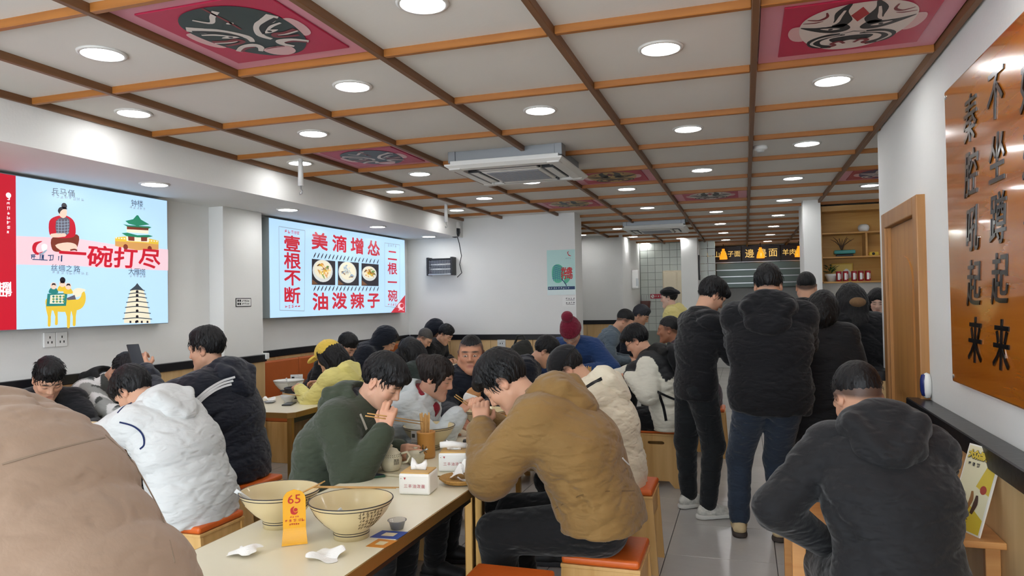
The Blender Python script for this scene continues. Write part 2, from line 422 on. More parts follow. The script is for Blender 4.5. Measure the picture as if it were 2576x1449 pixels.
for y in (4.27,5.91,7.68,9.15,2.6): downlight(-4.15,y,2.465,'round white LED downlight in the underside of the left wall soffit','soffit downlights')
# opera mask ceiling pictures -----------------------------------------
mk={k:mat('mask_'+k,v,.45) for k,v in dict(frame='D993A2',red='B8234A',black='1E2226',white='D9CFC8',green='233636',maroon='7C2A33',gold='B99A5E',navy='26305E',pink='D9AFAF',bright='A81E28').items()}  # frame pink stands in for light and sheen on the panel borders
def mask_design(F, kind):
    W,K,Mr=mk['white'],mk['black'],mk['maroon']
    e=[(-.215,.16),(-.13,.255),(0,.285),(.13,.255),(.215,.16),(.23,.02),(.19,-.14),(.10,-.255),(0,-.285),(-.10,-.255),(-.19,-.14),(-.23,.02)]
    sg=(-1,1)
    ears=mk['pink']
    for s in sg: F.poly([(s*.20,.06),(s*.26,.08),(s*.275,.0),(s*.25,-.09),(s*.20,-.10)],ears,2,4)
    if kind=='dark':
        F.poly(e,mk['green'],3,5)
        F.stroke([(-.12,.2),(-.07,.15),(-.02,.2),(.03,.24)],(.012,.03),W,5)
        F.disc((.0,.12),.018,W,5,.01)
        for s in sg:
            F.stroke([(s*.215,.13),(s*.16,.09),(s*.09,.06),(s*.035,-.03),(s*.05,-.09)],(.05,.06,.03,.035,.02),W,4)
            F.stroke([(s*.21,.10),(s*.15,.07),(s*.09,.03),(s*.055,-.03)],(.02,.03,.012),K,5)
            F.stroke([(s*.2,.055),(s*.14,.035),(s*.08,-.01)],(.012,.018,.008),W,6)
            F.poly([(s*.06,-.02),(s*.10,.005),(s*.145,-.005),(s*.10,-.025)],W,5,4); F.disc((s*.1,-.008),.01,K,6)
            F.stroke([(s*.215,-.03),(s*.15,-.05),(s*.10,-.045),(s*.085,-.07),(s*.12,-.085),(s*.19,-.09)],(.03,.03,.02,.02),Mr,5)
            F.stroke([(s*.215,-.045),(s*.15,-.06),(s*.105,-.058)],(.01,.012,.006),W,6)
            F.stroke([(s*.185,-.17),(s*.13,-.13),(s*.07,-.125),(s*.06,-.16),(s*.09,-.2)],(.03,.04,.02),W,5)
            F.stroke([(s*.175,-.175),(s*.125,-.145),(s*.08,-.145)],(.012,.018,.01),Mr,6)
        F.stroke([(0,.285),(.005,.15),(0,.05)],(.012,.012),Mr,5)
        F.poly([(-.07,-.19),(0,-.17),(.07,-.19),(.06,-.255),(0,-.285),(-.06,-.255)],mk['pink'],5,4)
        F.stroke([(-.05,-.185),(0,-.178),(.05,-.185)],(.006,.014,.006),Mr,6)
    else:
        base={'white':W,'gold':mk['gold'],'navy':mk['navy'],'bw':W}[kind]
        F.poly(e,base,3,5)
        lw=K if kind!='navy' else W
        F.poly([(0,.07),(-.035,.15),(0,.235),(.035,.15)],mk['bright'] if kind!='gold' else Mr,4)
        for s in sg:
            F.stroke([(s*.05,.285),(s*.075,.2),(s*.06,.1),(s*.075,.03)],(.012,.05,.075,.05),lw,4)
            F.stroke([(s*.225,.085),(s*.15,.06),(s*.09,.08),(s*.075,.16),(s*.065,.22)],(.014,.02,.016,.01),lw if kind!='white' else W,5)
            F.poly([(s*.02,.01),(s*.055,.065),(s*.12,.045),(s*.228,.075),(s*.16,.0),(s*.09,-.04),(s*.035,-.03)],lw,4,4)
            F.poly([(s*.06,.005),(s*.10,.025),(s*.145,.03),(s*.10,-.002)],base if kind!='navy' else mk['navy'],5,4); F.disc((s*.10,.012),.010,lw,6)
            F.stroke([(s*.205,.16),(s*.16,.14),(s*.13,.17),(s*.135,.22)],(.006,.018,.006),Mr,5)
            F.stroke([(s*.22,.12),(s*.17,.115),(s*.14,.125)],(.006,.012,.004),Mr,5)
            F.stroke([(s*.03,-.075),(s*.10,-.08),(s*.155,-.13),(s*.14,-.2),(s*.07,-.235)],(.03,.05,.06,.05,.03),lw,4)
            F.stroke([(s*.05,-.075),(s*.13,-.10),(s*.165,-.16),(s*.12,-.225)],(.006,.014,.014,.006),base,5)
            F.stroke([(s*.02,-.20),(s*.045,-.165),(s*.075,-.185),(s*.06,-.215),(s*.09,-.235)],(.014,.02,.02,.012),Mr if kind!='navy' else mk['bright'],6)
        F.poly([(-.055,-.06),(-.03,-.035),(0,-.045),(.03,-.035),(.055,-.06),(.03,-.075),(0,-.068),(-.03,-.075)],base,6,4)
        F.stroke([(-.05,-.06),(-.02,-.052),(0,-.045),(.02,-.052),(.05,-.06)],(.004,.007,.004),lw,7)
        F.poly([(-.09,-.12),(0,-.10),(.09,-.12),(.06,-.18),(0,-.16),(-.06,-.18)],lw,4,4)
kinds={(2,1):'dark',(5,2):'white',(1,4):'dark',(3,6):'gold',(2,8):'gold',(4,8):'bw',(6,7):'navy'}
lab={(2,1):'ceiling opera mask picture with dark green and white face at upper left',(5,2):'ceiling opera mask picture with white face and red forehead diamond beside the right wall',
 (1,4):'ceiling opera mask picture with dark face right beside the near hanging hook',(3,6):'ceiling opera mask picture with gold face next to the near air conditioner',
 (2,8):'small faded red ceiling mask picture above the white back wall',(4,8):'ceiling opera mask picture with flat white face beyond the air conditioner, near centre',(6,7):'ceiling opera mask picture with blue face cut off by the right wall'}
for (c,r),kd in kinds.items():
    x0,x1,y0,y1=CX[c],CX[c+1],RY[r],RY[r+1]; cx,cy=(x0+x1)/2,(y0+y1)/2
    t=empty('opera_mask_panel',(cx,cy,PZ),0,lab[(c,r)],'ceiling picture','opera mask ceiling pictures')
    box('panel',(x0+.021,x1-.021,y0+.021,y1-.021,PZ-.004,PZ+.012),mk['frame'],t,.002,True,1)
    pc=box('picture',(cx-.305,cx+.305,cy-.315,cy+.315,PZ-.012,PZ-.004),mk['red'] if kd!='navy' else mk['bright'],t,.002,True,1)
    Fm=frame_xyz((cx,cy,PZ-.0124),(1,0,0),(0,-1,0))
    F=Flat(Fm); mask_design(F,kd); F.build('face_paint',pc)
# cassette air conditioners ---------------------------------------------
gr=mat('ac_grille','8D8F96',.5); acw=mat('ac_white','E4E3DE',.4); acs=mat('ac_steel','8C8F92',.4,.6)
def cassette(cx,cy,label):
    t=empty('air_conditioner',(cx,cy,2.60),0,label,'air conditioner','ceiling cassette units'); s=.475
    box('casing',(-.41,.41,-.41,.41,.045,.20),acs,t,.006)
    box('flange',(-.44,.44,-.44,.44,.03,.06),acw,t,.004)
    outer=[(-s,-s),(s,-s),(s,s),(-s,s)]; inn=[(-.37,-.37),(.37,-.37),(.37,.37),(-.37,.37)]
    # bevelled panel: ring sloping in
    v=[(x,y,.03) for x,y in outer]+[(x,y,.018) for x,y in outer]+[(x*.93,y*.93,-.006) for x,y in outer]+[(x,y,-.008) for x,y in inn]+[(x,y,.03) for x,y in inn]
    f=[]
    for a in range(4):
        for i in range(4): f.append((a*4+i,a*4+(i+1)%4,(a+1)*4+(i+1)%4,(a+1)*4+i))
    pydata('panel',v,f,acw,t)
    g=box('intake_grille',(-.25,.25,-.25,.25,-.012,.02),acw,t,.01)
    for i in range(12):
        y=-.21+i*.038; box('slat',(-.215,.215,y,y+.022,-.0165,-.0115),gr,g)
    for a in range(4):
        o=box('louvre',(-.24,.24,.275,.345,-.010,.0),acw,t,.006); o.rotation_euler=(0,0,a*math.pi/2)
        o=box('air_slot',(-.25,.25,.262,.358,-.0085,.02),M['dark'],t); o.rotation_euler=(0,0,a*math.pi/2)
    for sx,sy in ((-1,-1),(1,-1),(1,1),(-1,1)): box('corner_cover',(sx*.40-.05,sx*.40+.05,sy*.40-.05,sy*.40+.05,-.0115,.02),acw,t,.008)
    for sx in (-1,1): box('bracket',(sx*.435-.03,sx*.435+.03,-.42,-.30,.05,.17),acs,t,.004)
    return t
cassette(-1.755,5.70,'white cassette air conditioner hanging below the coffers near the centre of the ceiling')
cassette(-1.29,11.4,'white cassette air conditioner far back in front of the tiled kitchen recess')
# hanging hooks, smoke detectors, camera ----------------------------------
for (x,y,zb,lb) in ((-3.42,5.05,2.44,'white ceiling rod with metal hook, nearer of the two'),(-3.42,8.05,2.44,'white ceiling rod with metal hook, farther of the two')):
    t=empty('hanging_hook',(x,y,PZ),0,lb,'hook','ceiling hooks')
    tube('rod',[(0,0,0),(0,0,-.10),(0,0,-.22)],[.019,.021,.024],M['white'],t,12)
    tube('hook',[(0,0,-.22),(.0,0,-.245),(.012,0,-.262),(.008,0,-.285),(-.008,0,-.29),(-.012,0,-.27)],.006,M['metal'],t,6)
t=empty('smoke_detector',(.14,6.02,PZ),0,'small round white smoke detector on the ceiling beside a long beam','smoke detector')
lathe('base',[(0,0),(.055,0),(.055,-.02),(.045,-.03),(0,-.03)],M['white'],t,24); lathe('sensor',[(0,-.03),(.03,-.03),(.026,-.048),(0,-.05)],mat('detector_grey','B8B8B4',.5),t,20)
t=empty('security_camera',(-3.86,9.40,2.58),0,'white and black dome security camera on the soffit corner by the back wall','camera')
box('bracket',(-.03,.03,-.03,.15,.02,.10),M['white'],t,.008)
lathe('housing',[(0,.115),(.04,.11),(.07,.085),(.078,.03),(.078,.0),(0,.0)],M['white'],t,28)
lathe('dome',[(.072,0),(.075,-.06),(.06,-.105),(.03,-.125),(0,-.13)],M['dark'],t,28)
o=lathe('lens',[(0,.004),(.02,.004),(.032,.0),(.035,-.01)],mat('lens_grey','7C7F86',.2),t,20); o.rotation_euler=(math.pi/2,0,math.radians(20)); o.location=(.025,-.068,-.06)
tube('cable',[(.02,.02,-.1),(.035,.06,-.2),(.05,.1,-.38),(.02,.1,-.5),(.05,.1,-.62),(-.02,.1,-.68)],.006,M['dark'],t,6)

wz=box('wall_back_end',(-4.7,-3.5,13.42,13.55,0,2.76),M['wall']); tag(wz,kind='structure')
wkr=box('wall_kitchen_side',(-.98,-.9,15.0,17.8,0,2.76),M['wall']); tag(wkr,kind='structure')
wrr=box('wall_right_end',(2.9,3.0,10.5,17.8,0,2.76),M['wall']); tag(wrr,kind='structure')
wrt=box('wall_right_light_stop',(XR+.14,3.0,5.6,5.73,0,2.76),M['wall']); tag(wrt,kind='structure')  # unseen, added to stop outside daylight leaking in past the right wall
# ================================================================== WALL SIGNS AND FITTINGS
def ray(px,py):
    a=(px-1288)/FPX; b=(py-724.5)/FPX; return fwd+rgt*a-upv*b
def on_x(px,py,X): r=ray(px,py); t=X/r.x; return Vector((r.x*t,r.y*t,r.z*t+CH))
def on_y(px,py,Y): r=ray(px,py); t=Y/r.y; return Vector((r.x*t,r.y*t,r.z*t+CH))
def on_z(px,py,Z): r=ray(px,py); t=(Z-CH)/r.z; return Vector((r.x*t,r.y*t,Z))
# ---- back-lit sign 1 (left wall)
g=lambda n,c,s=1.0: glow('sign_'+n,c,s)
SG={k:g(k,v,s) for k,(v,s) in dict(blue=('B2D5F8',1.02),edge=('E4F2FC',1.0),red=('C9182F',.85),pink=('EBC9D2',.95),white=('F4F8FA',1.0),dgreen=('1F8A66',.7),gold=('E7C23F',.85),
 brown=('8C3B2A',.6),armor=('6F6A78',.6),skin=('EBCDB8',.9),orange=('D9A05B',.8),teal=('2F8C86',.7),cream=('EBE3C9',.9),ink=('4A5560',.5),grey=('9FB4C6',.8),dark=('2B2430',.35),lime=('7FA65A',.7),bowlw=('DDE0DC',.8),meat=('8A5A34',.55),navy=('3C5A86',.6)).items()}
sideg=mat('sign_case','8F9A9C',.5)
def lightbox(name,y0,y1,z0,z1,label):
    t=empty(name,(XL,(y0+y1)/2,z0),0,label,'lightbox sign')
    box('case',(XL,XL+.098,y0,y1,z0,z1),sideg,t,.004,True)
    p=box('panel',(XL+.096,XL+.1,y0+.006,y1-.006,z0+.006,z1-.006),SG['blue'],t,0,True); return t,p
XS=XL+.1005
t1,p1=lightbox('lightbox_sign',2.5,4.86,1.413,2.445,'large back-lit blue sign with red brush slogan, warrior, bell tower, camel and pagoda')
F1=frame_xyz((XS,0,0),(0,1,0),(0,0,1))
def c1(x,y):  # measured in the first crop of the photograph
    p=on_x(x*.3589,380+y*.3589,XS); return (p.y,p.z)
def C1(pts): return [c1(*p) for p in pts]
F=Flat(F1)
yr=c1(112,600)[0]
F.rect(2.506,yr,1.419,2.439,SG['red'],1)
F.poly([c1(113,595),c1(520,610),c1(800,655),c1(1178,690),c1(1178,838),c1(800,822),c1(520,805),c1(113,795)],SG['pink'],1)
# warrior
F.poly(C1([(372,600),(540,585),(545,660),(520,690),(480,690),(455,668),(420,705),(365,690)]),SG['brown'],3,4)
F.poly(C1([(385,660),(470,640),(530,655),(535,690),(480,700),(440,705)]),SG['skin'],4,3)
F.poly(C1([(345,490),(400,455),(470,455),(520,500),(525,590),(470,610),(380,605),(345,580)]),SG['red'],4,4)
F.poly(C1([(390,490),(440,465),(485,480),(480,575),(450,590),(395,580)]),SG['armor'],5,2)
for k in range(5): F.stroke(C1([(392,495+k*20),(435,497+k*20),(482,492+k*20)]),.004,SG['grey'],6)
for k in range(4): F.stroke(C1([(405+k*22,480),(407+k*22,530),(405+k*22,582)]),.004,SG['grey'],6)
F.poly(C1([(410,415),(440,400),(465,415),(462,455),(440,470),(412,450)]),SG['skin'],6,4)
F.poly(C1([(402,420),(415,395),(450,392),(468,408),(440,408),(420,425),(415,440)]),SG['dark'],7,3); F.disc(c1(447,385),.022,SG['dark'],7)
F.poly(C1([(355,580),(450,575),(455,600),(360,605)]),SG['skin'],6,2)
F.stroke(C1([(490,695),(520,690),(538,698)]),.012,SG['brown'],6)
# bell tower
F.poly(C1([(805,612),(880,600),(960,630),(1030,615),(1110,635),(1110,690),(960,695),(806,665)]),SG['orange'],3)
F.poly(C1([(805,605),(880,598),(960,618),(1030,610),(1110,628),(1110,655),(960,640),(806,632)]),SG['gold'],4)
F.poly(C1([(880,595),(1045,600),(1040,640),(885,630)]),SG['cream'],5); F.poly(C1([(895,598),(940,600),(940,630),(897,627)]),SG['brown'],6); F.poly(C1([(985,602),(1030,603),(1028,632),(987,632)]),SG['brown'],6)
F.poly(C1([(850,575),(890,572),(960,590),(1040,588),(1070,597),(1030,607),(960,605),(885,597)]),SG['dgreen'],6)
F.poly(C1([(885,530),(1040,540),(1038,580),(887,570)]),SG['cream'],5); F.poly(C1([(887,528),(1038,537),(1038,556),(887,548)]),SG['brown'],6)
F.poly(C1([(860,512),(900,520),(1040,528),(1060,535),(1030,548),(890,530)]),SG['dgreen'],6)
F.poly(C1([(875,490),(930,478),(955,450),(965,450),(985,480),(1045,515),(960,525),(900,510)]),SG['dgreen'],7)
F.disc(c1(878,672),.022,SG['brown'],6); F.disc(c1(1047,684),.022,SG['brown'],6)
for k in range(16): F.poly(C1([(808+k*19,604+k*1.6),(818+k*19,605+k*1.6),(818+k*19,614+k*1.6),(808+k*19,613+k*1.6)]),SG['cream'],5)
# camel with riders
for x0,x1,yb,bw in ((340,345,1225,22),(382,395,1215,18),(470,480,1235,26),(515,520,1222,22)):
    F.poly(C1([(x0-bw,1085),(x0+bw,1090),(x1+bw*.45,1160),(x1+8,yb),(x1-12,yb),(x1-bw*.5,1160)]),SG['gold'],3,2)
F.poly(C1([(320,1040),(380,1020),(480,1030),(545,1040),(570,1000),(540,965),(590,985),(598,1050),(565,1105),(480,1125),(400,1125),(330,1100)]),SG['gold'],4,4)
F.poly(C1([(505,985),(540,960),(598,972),(575,992),(555,1020),(520,1020)]),SG['cream'],5,4)
F.poly(C1([(330,1000),(470,995),(460,1085),(322,1088)]),SG['teal'],6); F.poly(C1([(350,1010),(450,1005),(443,1070),(345,1070)]),SG['cream'],7)
for a in range(4):
    for b in range(3): F.poly([c1(360+a*24,1020+b*18),c1(371+a*24,1011+b*18),c1(382+a*24,1020+b*18),c1(371+a*24,1029+b*18)],SG['lime' if (a+b)%2 else 'teal'],8)
F.poly(C1([(465,1030),(520,1008),(530,1040),(470,1045)]),SG['armor'],7)
for (x,y,cc) in ((372,965,'teal'),(433,950,'gold'),(475,968,'gold')):
    F.poly(C1([(x-32,y+30),(x-20,y-5),(x+15,y-8),(x+32,y+30)]),SG[cc],7,3); F.disc(c1(x,y-20),.024,SG['skin'],8); F.poly(C1([(x-16,y-22),(x-8,y-38),(x+10,y-38),(x+16,y-22),(x,y-28)]),SG['dark'],9)
F.disc(c1(435,905),.022,SG['dark'],9)
# pagoda
wd=[(100,1205),(97,1170),(88,1130),(80,1090),(72,1055),(62,1022),(55,995),(46,970)]
for i in range(7):
    w0,y0=wd[i]; w1,y1=wd[i+1]
    F.poly(C1([(960-w0*.93,y0),(960+w0*.93,y0+2),(960+w1*.95,y1+3),(960-w1*.95,y1)]),SG['cream'],4)
    F.stroke(C1([(960-w1-6,y1+6),(960,y1-1),(960+w1+6,y1+8)]),.007,SG['ink'],6)
    F.poly(C1([(950,y0-3),(968,y0-3),(968,y0-16),(959,y0-21),(950,y0-16)]),SG['dark'],6)
for k in range(4): F.poly(C1([(905+k*40,1205),(918+k*40,1205),(918+k*40,1190),(905+k*40,1190)]),SG['dark'],6)
F.poly(C1([(912,972),(945,945),(960,925),(975,945),(1005,975)]),SG['ink'],5)
# logo
F.poly(C1([(245,640),(295,632),(262,655),(250,690),(265,712),(300,705),(262,728),(230,705),(225,668)]),SG['red'],4,4)
F.poly(C1([(290,660),(310,650),(330,662),(322,695),(295,697)]),SG['white'],4,2); F.stroke(C1([(270,720),(300,715),(325,690)]),.012,SG['grey'],4)
F.scribble(*c1(232,742),.058,4,SG['navy'],5,seed=3,wd=.13); F.stroke(C1([(225,760),(280,762),(332,765)]),.006,SG['navy'],4)
for (x,y,n,sd) in ((372,312,8,1),(915,392,5,2),(375,850,9,3),(915,873,5,4)): F.scribble(*c1(x,y),.03,n,SG['grey'],4,seed=sd,wd=.16)
# red band small marks
F.disc(c1(58,310),.018,SG['white'],4); F.scribble(*c1(58,335),.028,8,SG['white'],4,True,.14,5)
F.build('print',p1)
K=lambda l:[c1(*p) for p in l]
chars('一碗打尽',K([(508,715),(700,738),(880,748),(1045,755)]),F1,.155,SG['red'],t1,bold=.0042,layer=8,shear=.08,sx=1.5,sy=1.08)
for b_,l_ in (('兵马俑',[(385,285),(440,290),(497,297)]),('钟楼',[(937,365),(980,368)]),('丝绸之路',[(378,815),(430,820),(482,822),(537,825)]),('大雁塔',[(918,843),(958,845),(998,848)])):
    chars(b_,K(l_),F1,.056 if len(b_)<4 else .05,SG['ink'],t1,layer=6,sx=1.1)
chars('咧出',[c1(46,948),c1(20,990)],F1,.062,SG['white'],t1,bold=.002,layer=6); chars('庄',[c1(-6,950)],F1,.062,SG['white'],t1,bold=.002,layer=6); chars('号',[c1(58,992)],F1,.05,SG['white'],t1,bold=.002,layer=6)
# ---- back-lit sign 2
t2,p2=lightbox('lightbox_sign',6.21,9.29,1.415,2.445,'large back-lit blue sign with red block slogans and three noodle bowl photos')
def c2(x,y): p=on_x(620+x*.3339,480+y*.3339,XS); return (p.y,p.z)
K=lambda l:[c2(*p) for p in l]
F=Flat(F1)
def frame_line(a,b,c,d):
    P=[c2(*a),c2(*b),c2(*c),c2(*d)]
    for i in range(4): F.stroke([P[i],((P[i][0]+P[(i+1)%4][0])/2,(P[i][1]+P[(i+1)%4][1])/2),P[(i+1)%4]],.008,SG['grey'],2)
frame_line((243,268),(440,300),(436,905),(250,900)); frame_line((1040,392),(1155,408),(1155,880),(1042,870))
for q in range(18):
    a=c2(512+q*28,485+q*2.9); F.stroke([(a[0]-.02,a[1]-.03),(a[0],a[1]-.005),(a[0]+.03,a[1]+.03)],(.005,.02,.008),SG['dark'],2)
    a=c2(512+q*28,735+q*.3); F.stroke([(a[0]-.02,a[1]-.03),(a[0],a[1]-.005),(a[0]+.03,a[1]+.03)],(.005,.02,.008),SG['dark'],2)
for n,(x0,x1,yt0,yt1,yb) in enumerate(((492,668,512,530,711),(688,846,530,542,715),(866,995,545,555,718))):
    F.poly([c2(x0,yb-3),c2(x1,yb),c2(x1,yt1),c2(x0,yt0)],SG['dark'],2)
    cc=c2((x0+x1)/2-5,(yt0+yb)/2-8); rr=(c2(x1,600)[0]-c2(x0,600)[0])/2*.86; ry=min(.30,rr*.55)*.9 if n==2 else rr*.62
    F.disc(cc,rr,SG['bowlw'],3,ry); F.disc((cc[0],cc[1]+.015),rr*.86,SG['cream'],4,ry*.82)
    r_=random.Random(n)
    for q in range(26):
        a=r_.uniform(0,6.28); d=r_.uniform(0,.6); col=['lime','meat','gold','cream','orange'][r_.randrange(5)] if n!=1 else ['cream','meat','bowlw','grey'][r_.randrange(4)]
        px_,py_=cc[0]+rr*d*math.cos(a),cc[1]+ry*d*math.sin(a); b=r_.uniform(0,6.28)
        F.stroke([(px_-.05*math.cos(b),py_-.03*math.sin(b)),(px_,py_+.012),(px_+.05*math.cos(b),py_+.03*math.sin(b))],(.008,.028,.008),SG[col],5)
    F.poly([c2(x0+2,yb-45),c2(x0+45,yb-10),c2(x0+2,yb-5)],SG['meat'],3)
F.poly([c2(1088,917),c2(1195,785),c2(1195,917)],SG['red'],2); F.disc(c2(1163,868),.10,SG['pink'],3,.045); F.disc(c2(1170,865),.06,SG['red'],4,.03); F.stroke(K([(1145,900),(1165,893),(1185,902)]),.012,SG['pink'],3)
F.scribble(*c2(297,306),.05,5,SG['red'],3,seed=8,wd=.14); F.scribble(*c2(300,872),.05,5,SG['red'],3,seed=9,wd=.12)
F.scribble(*c2(1072,412),.06,4,SG['grey'],3,seed=10,wd=.14); F.scribble(*c2(1072,857),.06,4,SG['red'],3,seed=11,wd=.1)
F.build('print',p2)
chars('美滴增怂',K([(550,380),(700,398),(832,415),(957,432)]),F1,.2,SG['red'],t2,bold=.0075,layer=6,sx=1.72,sy=1.03)
chars('油泼辣子',K([(555,833),(700,828),(835,828),(957,828)]),F1,.2,SG['red'],t2,bold=.0075,layer=6,sx=1.72,sy=1.03)
chars('壹根不断',K([(342,397),(345,527),(345,657),(345,787)]),F1,.2,SG['red'],t2,bold=.0055,layer=6,sx=1.56,sy=.9)
chars('二根一碗',K([(1098,488),(1098,586),(1098,688),(1100,790)]),F1,.2,SG['red'],t2,bold=.004,layer=6,sx=1.45,sy=.85)
# ---- small wall things
t=empty('wall_socket',(XL,3.9,1.28),0,'double white power socket under the first lightbox sign','wall socket')
for k in range(2):
    y0=3.805+k*.095; b=box('cover_plate',(XL,XL+.012,y0,y0+.09,1.28,1.385),M['white'],t,.004,True)
    for dz,dy in ((.035,.03),(.035,.06),(.07,.045)): box('slot',(XL+.0115,XL+.0128,y0+dy-.004,y0+dy+.004,1.28+dz-.008,1.28+dz+.008),M['dark'],b,0,True)
t=empty('notice_plate',(XL+.16,5.73,1.58),0,'small white notice with black border and marks on the pillar','sign')
box('plate',(XL+.16,XL+.164,5.62,5.84,1.54,1.622),M['dark'],t,.001,True); box('face',(XL+.1638,XL+.1652,5.628,5.832,1.547,1.615),M['white'],t,0,True)
ink=mat('print_black','17181A',.5); inkr=mat('print_red','B3202C',.5)
F=Flat(frame_xyz((XL+.1653,5.62,1.54),(0,1,0),(0,0,1)))
for a in range(2):
    for b in range(2): F.rect(.02+a*.028,.042+a*.028,.018+b*.03,.038+b*.03,ink)
F.scribble(.09,.056,.02,5,ink,1,seed=4,wd=.2); F.scribble(.09,.028,.02,5,ink,1,seed=5,wd=.2); F.build('marks',t)
# insect killer lamp on the back wall
t=empty('insect_lamp',(-4.13,9.55,1.94),0,'black framed wire-grid insect lamp on the white back wall','insect lamp')
for x in (-4.325,-3.955): box('end_frame',(x,x+.035,9.43,9.57,1.93,2.19),M['dark'],t,.006,True)
box('top_bar',(-4.30,-3.94,9.45,9.56,2.155,2.175),M['dark'],t,.004,True); box('tray',(-4.30,-3.94,9.43,9.56,1.935,1.955),M['metal'],t,.004,True)
box('back_plate',(-4.30,-3.94,9.545,9.565,1.95,2.16),mat('lamp_back','555A60',.5),t,0,True)
for k in range(9): box('wire',(-4.292,-3.955,9.44,9.444,1.965+k*.021,1.969+k*.021),M['metal'],t,0,True)
for k in range(14): box('wire',(-4.285+k*.025,-4.282+k*.025,9.45,9.453,1.955,2.155),M['metal'],t,0,True)
for z in (2.02,2.09): o=tube('tube_lamp',[(-4.29,9.5,z),(-3.955,9.5,z)],.012,M['white'],None,10); wparent(o,t)
# poster
pcs={k:mat('poster_'+k,v,.6) for k,v in dict(bg='BFE3DE',low='E3F1F0',navy='24406B',red='C8343A',blue='4D7FA8',green='5FBF9C').items()}
t=empty('poster',(-2.38,YB,1.62),0,'pale green poster with red characters and a fish plate on the white wall','poster')
b=box('sheet',(-2.578,-2.185,YB-.006,YB-.001,1.62,2.235),pcs['bg'],t,0,True)
Fp=frame_xyz((-2.578,YB-.0062,1.62),(1,0,0),(0,0,1)); F=Flat(Fp)
F.rect(0,.393,0,.07,pcs['low'],1); F.rect(.01,.385,.072,.115,pcs['navy'],2)
F.poly([(.29,.565),(.31,.53),(.345,.525),(.31,.545),(.30,.575),(.315,.59),(.295,.585)],pcs['red'],2,3); F.scribble(.27,.497,.018,4,pcs['navy'],2,seed=5)
F.poly([(.08,.38),(.15,.42),(.22,.38),(.25,.28),(.20,.18),(.12,.17),(.07,.25)],pcs['green'],2,4)
for k in range(7): F.stroke([(.07+k*.005,.22+k*.028),(.13,.235+k*.028),(.19+k*.004,.215+k*.026)],(.006,.012,.006),pcs['blue'],3)
for k in range(5): F.stroke([(.09+k*.03,.19),(.085+k*.03,.28),(.10+k*.03,.37)],.006,pcs['blue'],3)
F.poly([(.25,.25),(.34,.27),(.30,.18),(.24,.15)],pcs['green'],2,3); F.stroke([(.20,.22),(.25,.16),(.27,.12)],.012,pcs['navy'],4)
F.scribble(.03,.093,.03,9,pcs['low'],3,seed=6,wd=.18)
F.build('print',b); chars('光盘行动',[(.235,.335),(.315,.335),(.235,.255),(.315,.255)],Fp,.085,pcs['red'],t,bold=.004,layer=5)
t=empty('notice_sheet',(-2.26,YB,1.47),0,'small white printed notices just below the pale green poster','notice')
b=box('sheet',(-2.37,-2.186,YB-.004,YB-.001,1.465,1.60),M['white'],t,0,True)
F=Flat(frame_xyz((-2.37,YB-.0042,1.465),(1,0,0),(0,0,1)))
for k in range(2): F.scribble(.06,.105-k*.06,.03,4,ink,1,seed=20+k,wd=.16); F.stroke([(.05,.082-k*.06),(.1,.083-k*.06),(.17,.082-k*.06)],.005,ink,1)
F.build('marks',b)
# calligraphy board on the right wall
bw=wood('lacquered_board','A85A12','C97A22',(5,.5,5),.18,coat=.9,sc=1.6,bump=.05)
t=empty('calligraphy_board',(XR,2.7,1.14),0,'glossy orange wooden board with carved black calligraphy on the right wall','sign board')
b=box('board',(.90,.928,1.5,3.80,1.14,2.487),bw,t,.012,True,3)
cb=mat('carved_black','0E0D0C',.25,coat=.5)
Fr=frame_xyz((.8996,0,0),(0,-1,0),(0,0,1))
for s_,L_ in (('秦腔吼起来',[(3.40,2.27),(3.41,2.045),(3.415,1.815),(3.42,1.59),(3.425,1.355)]),('不坐蹲起来',[(3.08,2.28),(3.09,2.05),(3.095,1.825),(3.10,1.60),(3.105,1.355)]),('姑娘不对外',[(2.74,2.24),(2.74,2.02),(2.74,1.80),(2.74,1.58),(2.74,1.355)])):
    for ch,(yy,zz) in zip(s_,L_): chars(ch,[(-yy,zz)],Fr,.205,cb,b,bold=.0015,extrude=.002,shear=.18,sx=.92,sy=1.0,layer=4)
for z in (1.17,2.45): o=lathe('screw',[(0,.004),(.008,.003),(.011,0)],M['metal'],None,12); o.rotation_euler=(0,-math.pi/2,0); o.location=(.8995,3.77,z); wparent(o,b)
# hand shower-like blue white wall fitting beside the door
t=empty('wall_dispenser',(XR,4.36,.99),0,'small dark blue and white oval dispenser on the right wall above the black rail','dispenser')
o=lathe('shell',[(0,-.07),(.03,-.062),(.045,-.03),(.047,.0),(.045,.03),(.03,.062),(0,.07)],M['white'],t,24); o.scale=(.5,.75,1); o.location=(-.02,-.02,.07)
o=lathe('cover',[(0,-.062),(.028,-.055),(.04,-.03),(.042,.0),(.04,.03),(.028,.055),(0,.062)],mat('deep_blue','1B2A6B',.2),t,24); o.scale=(.5,.6,1); o.location=(-.032,-.02,.072)
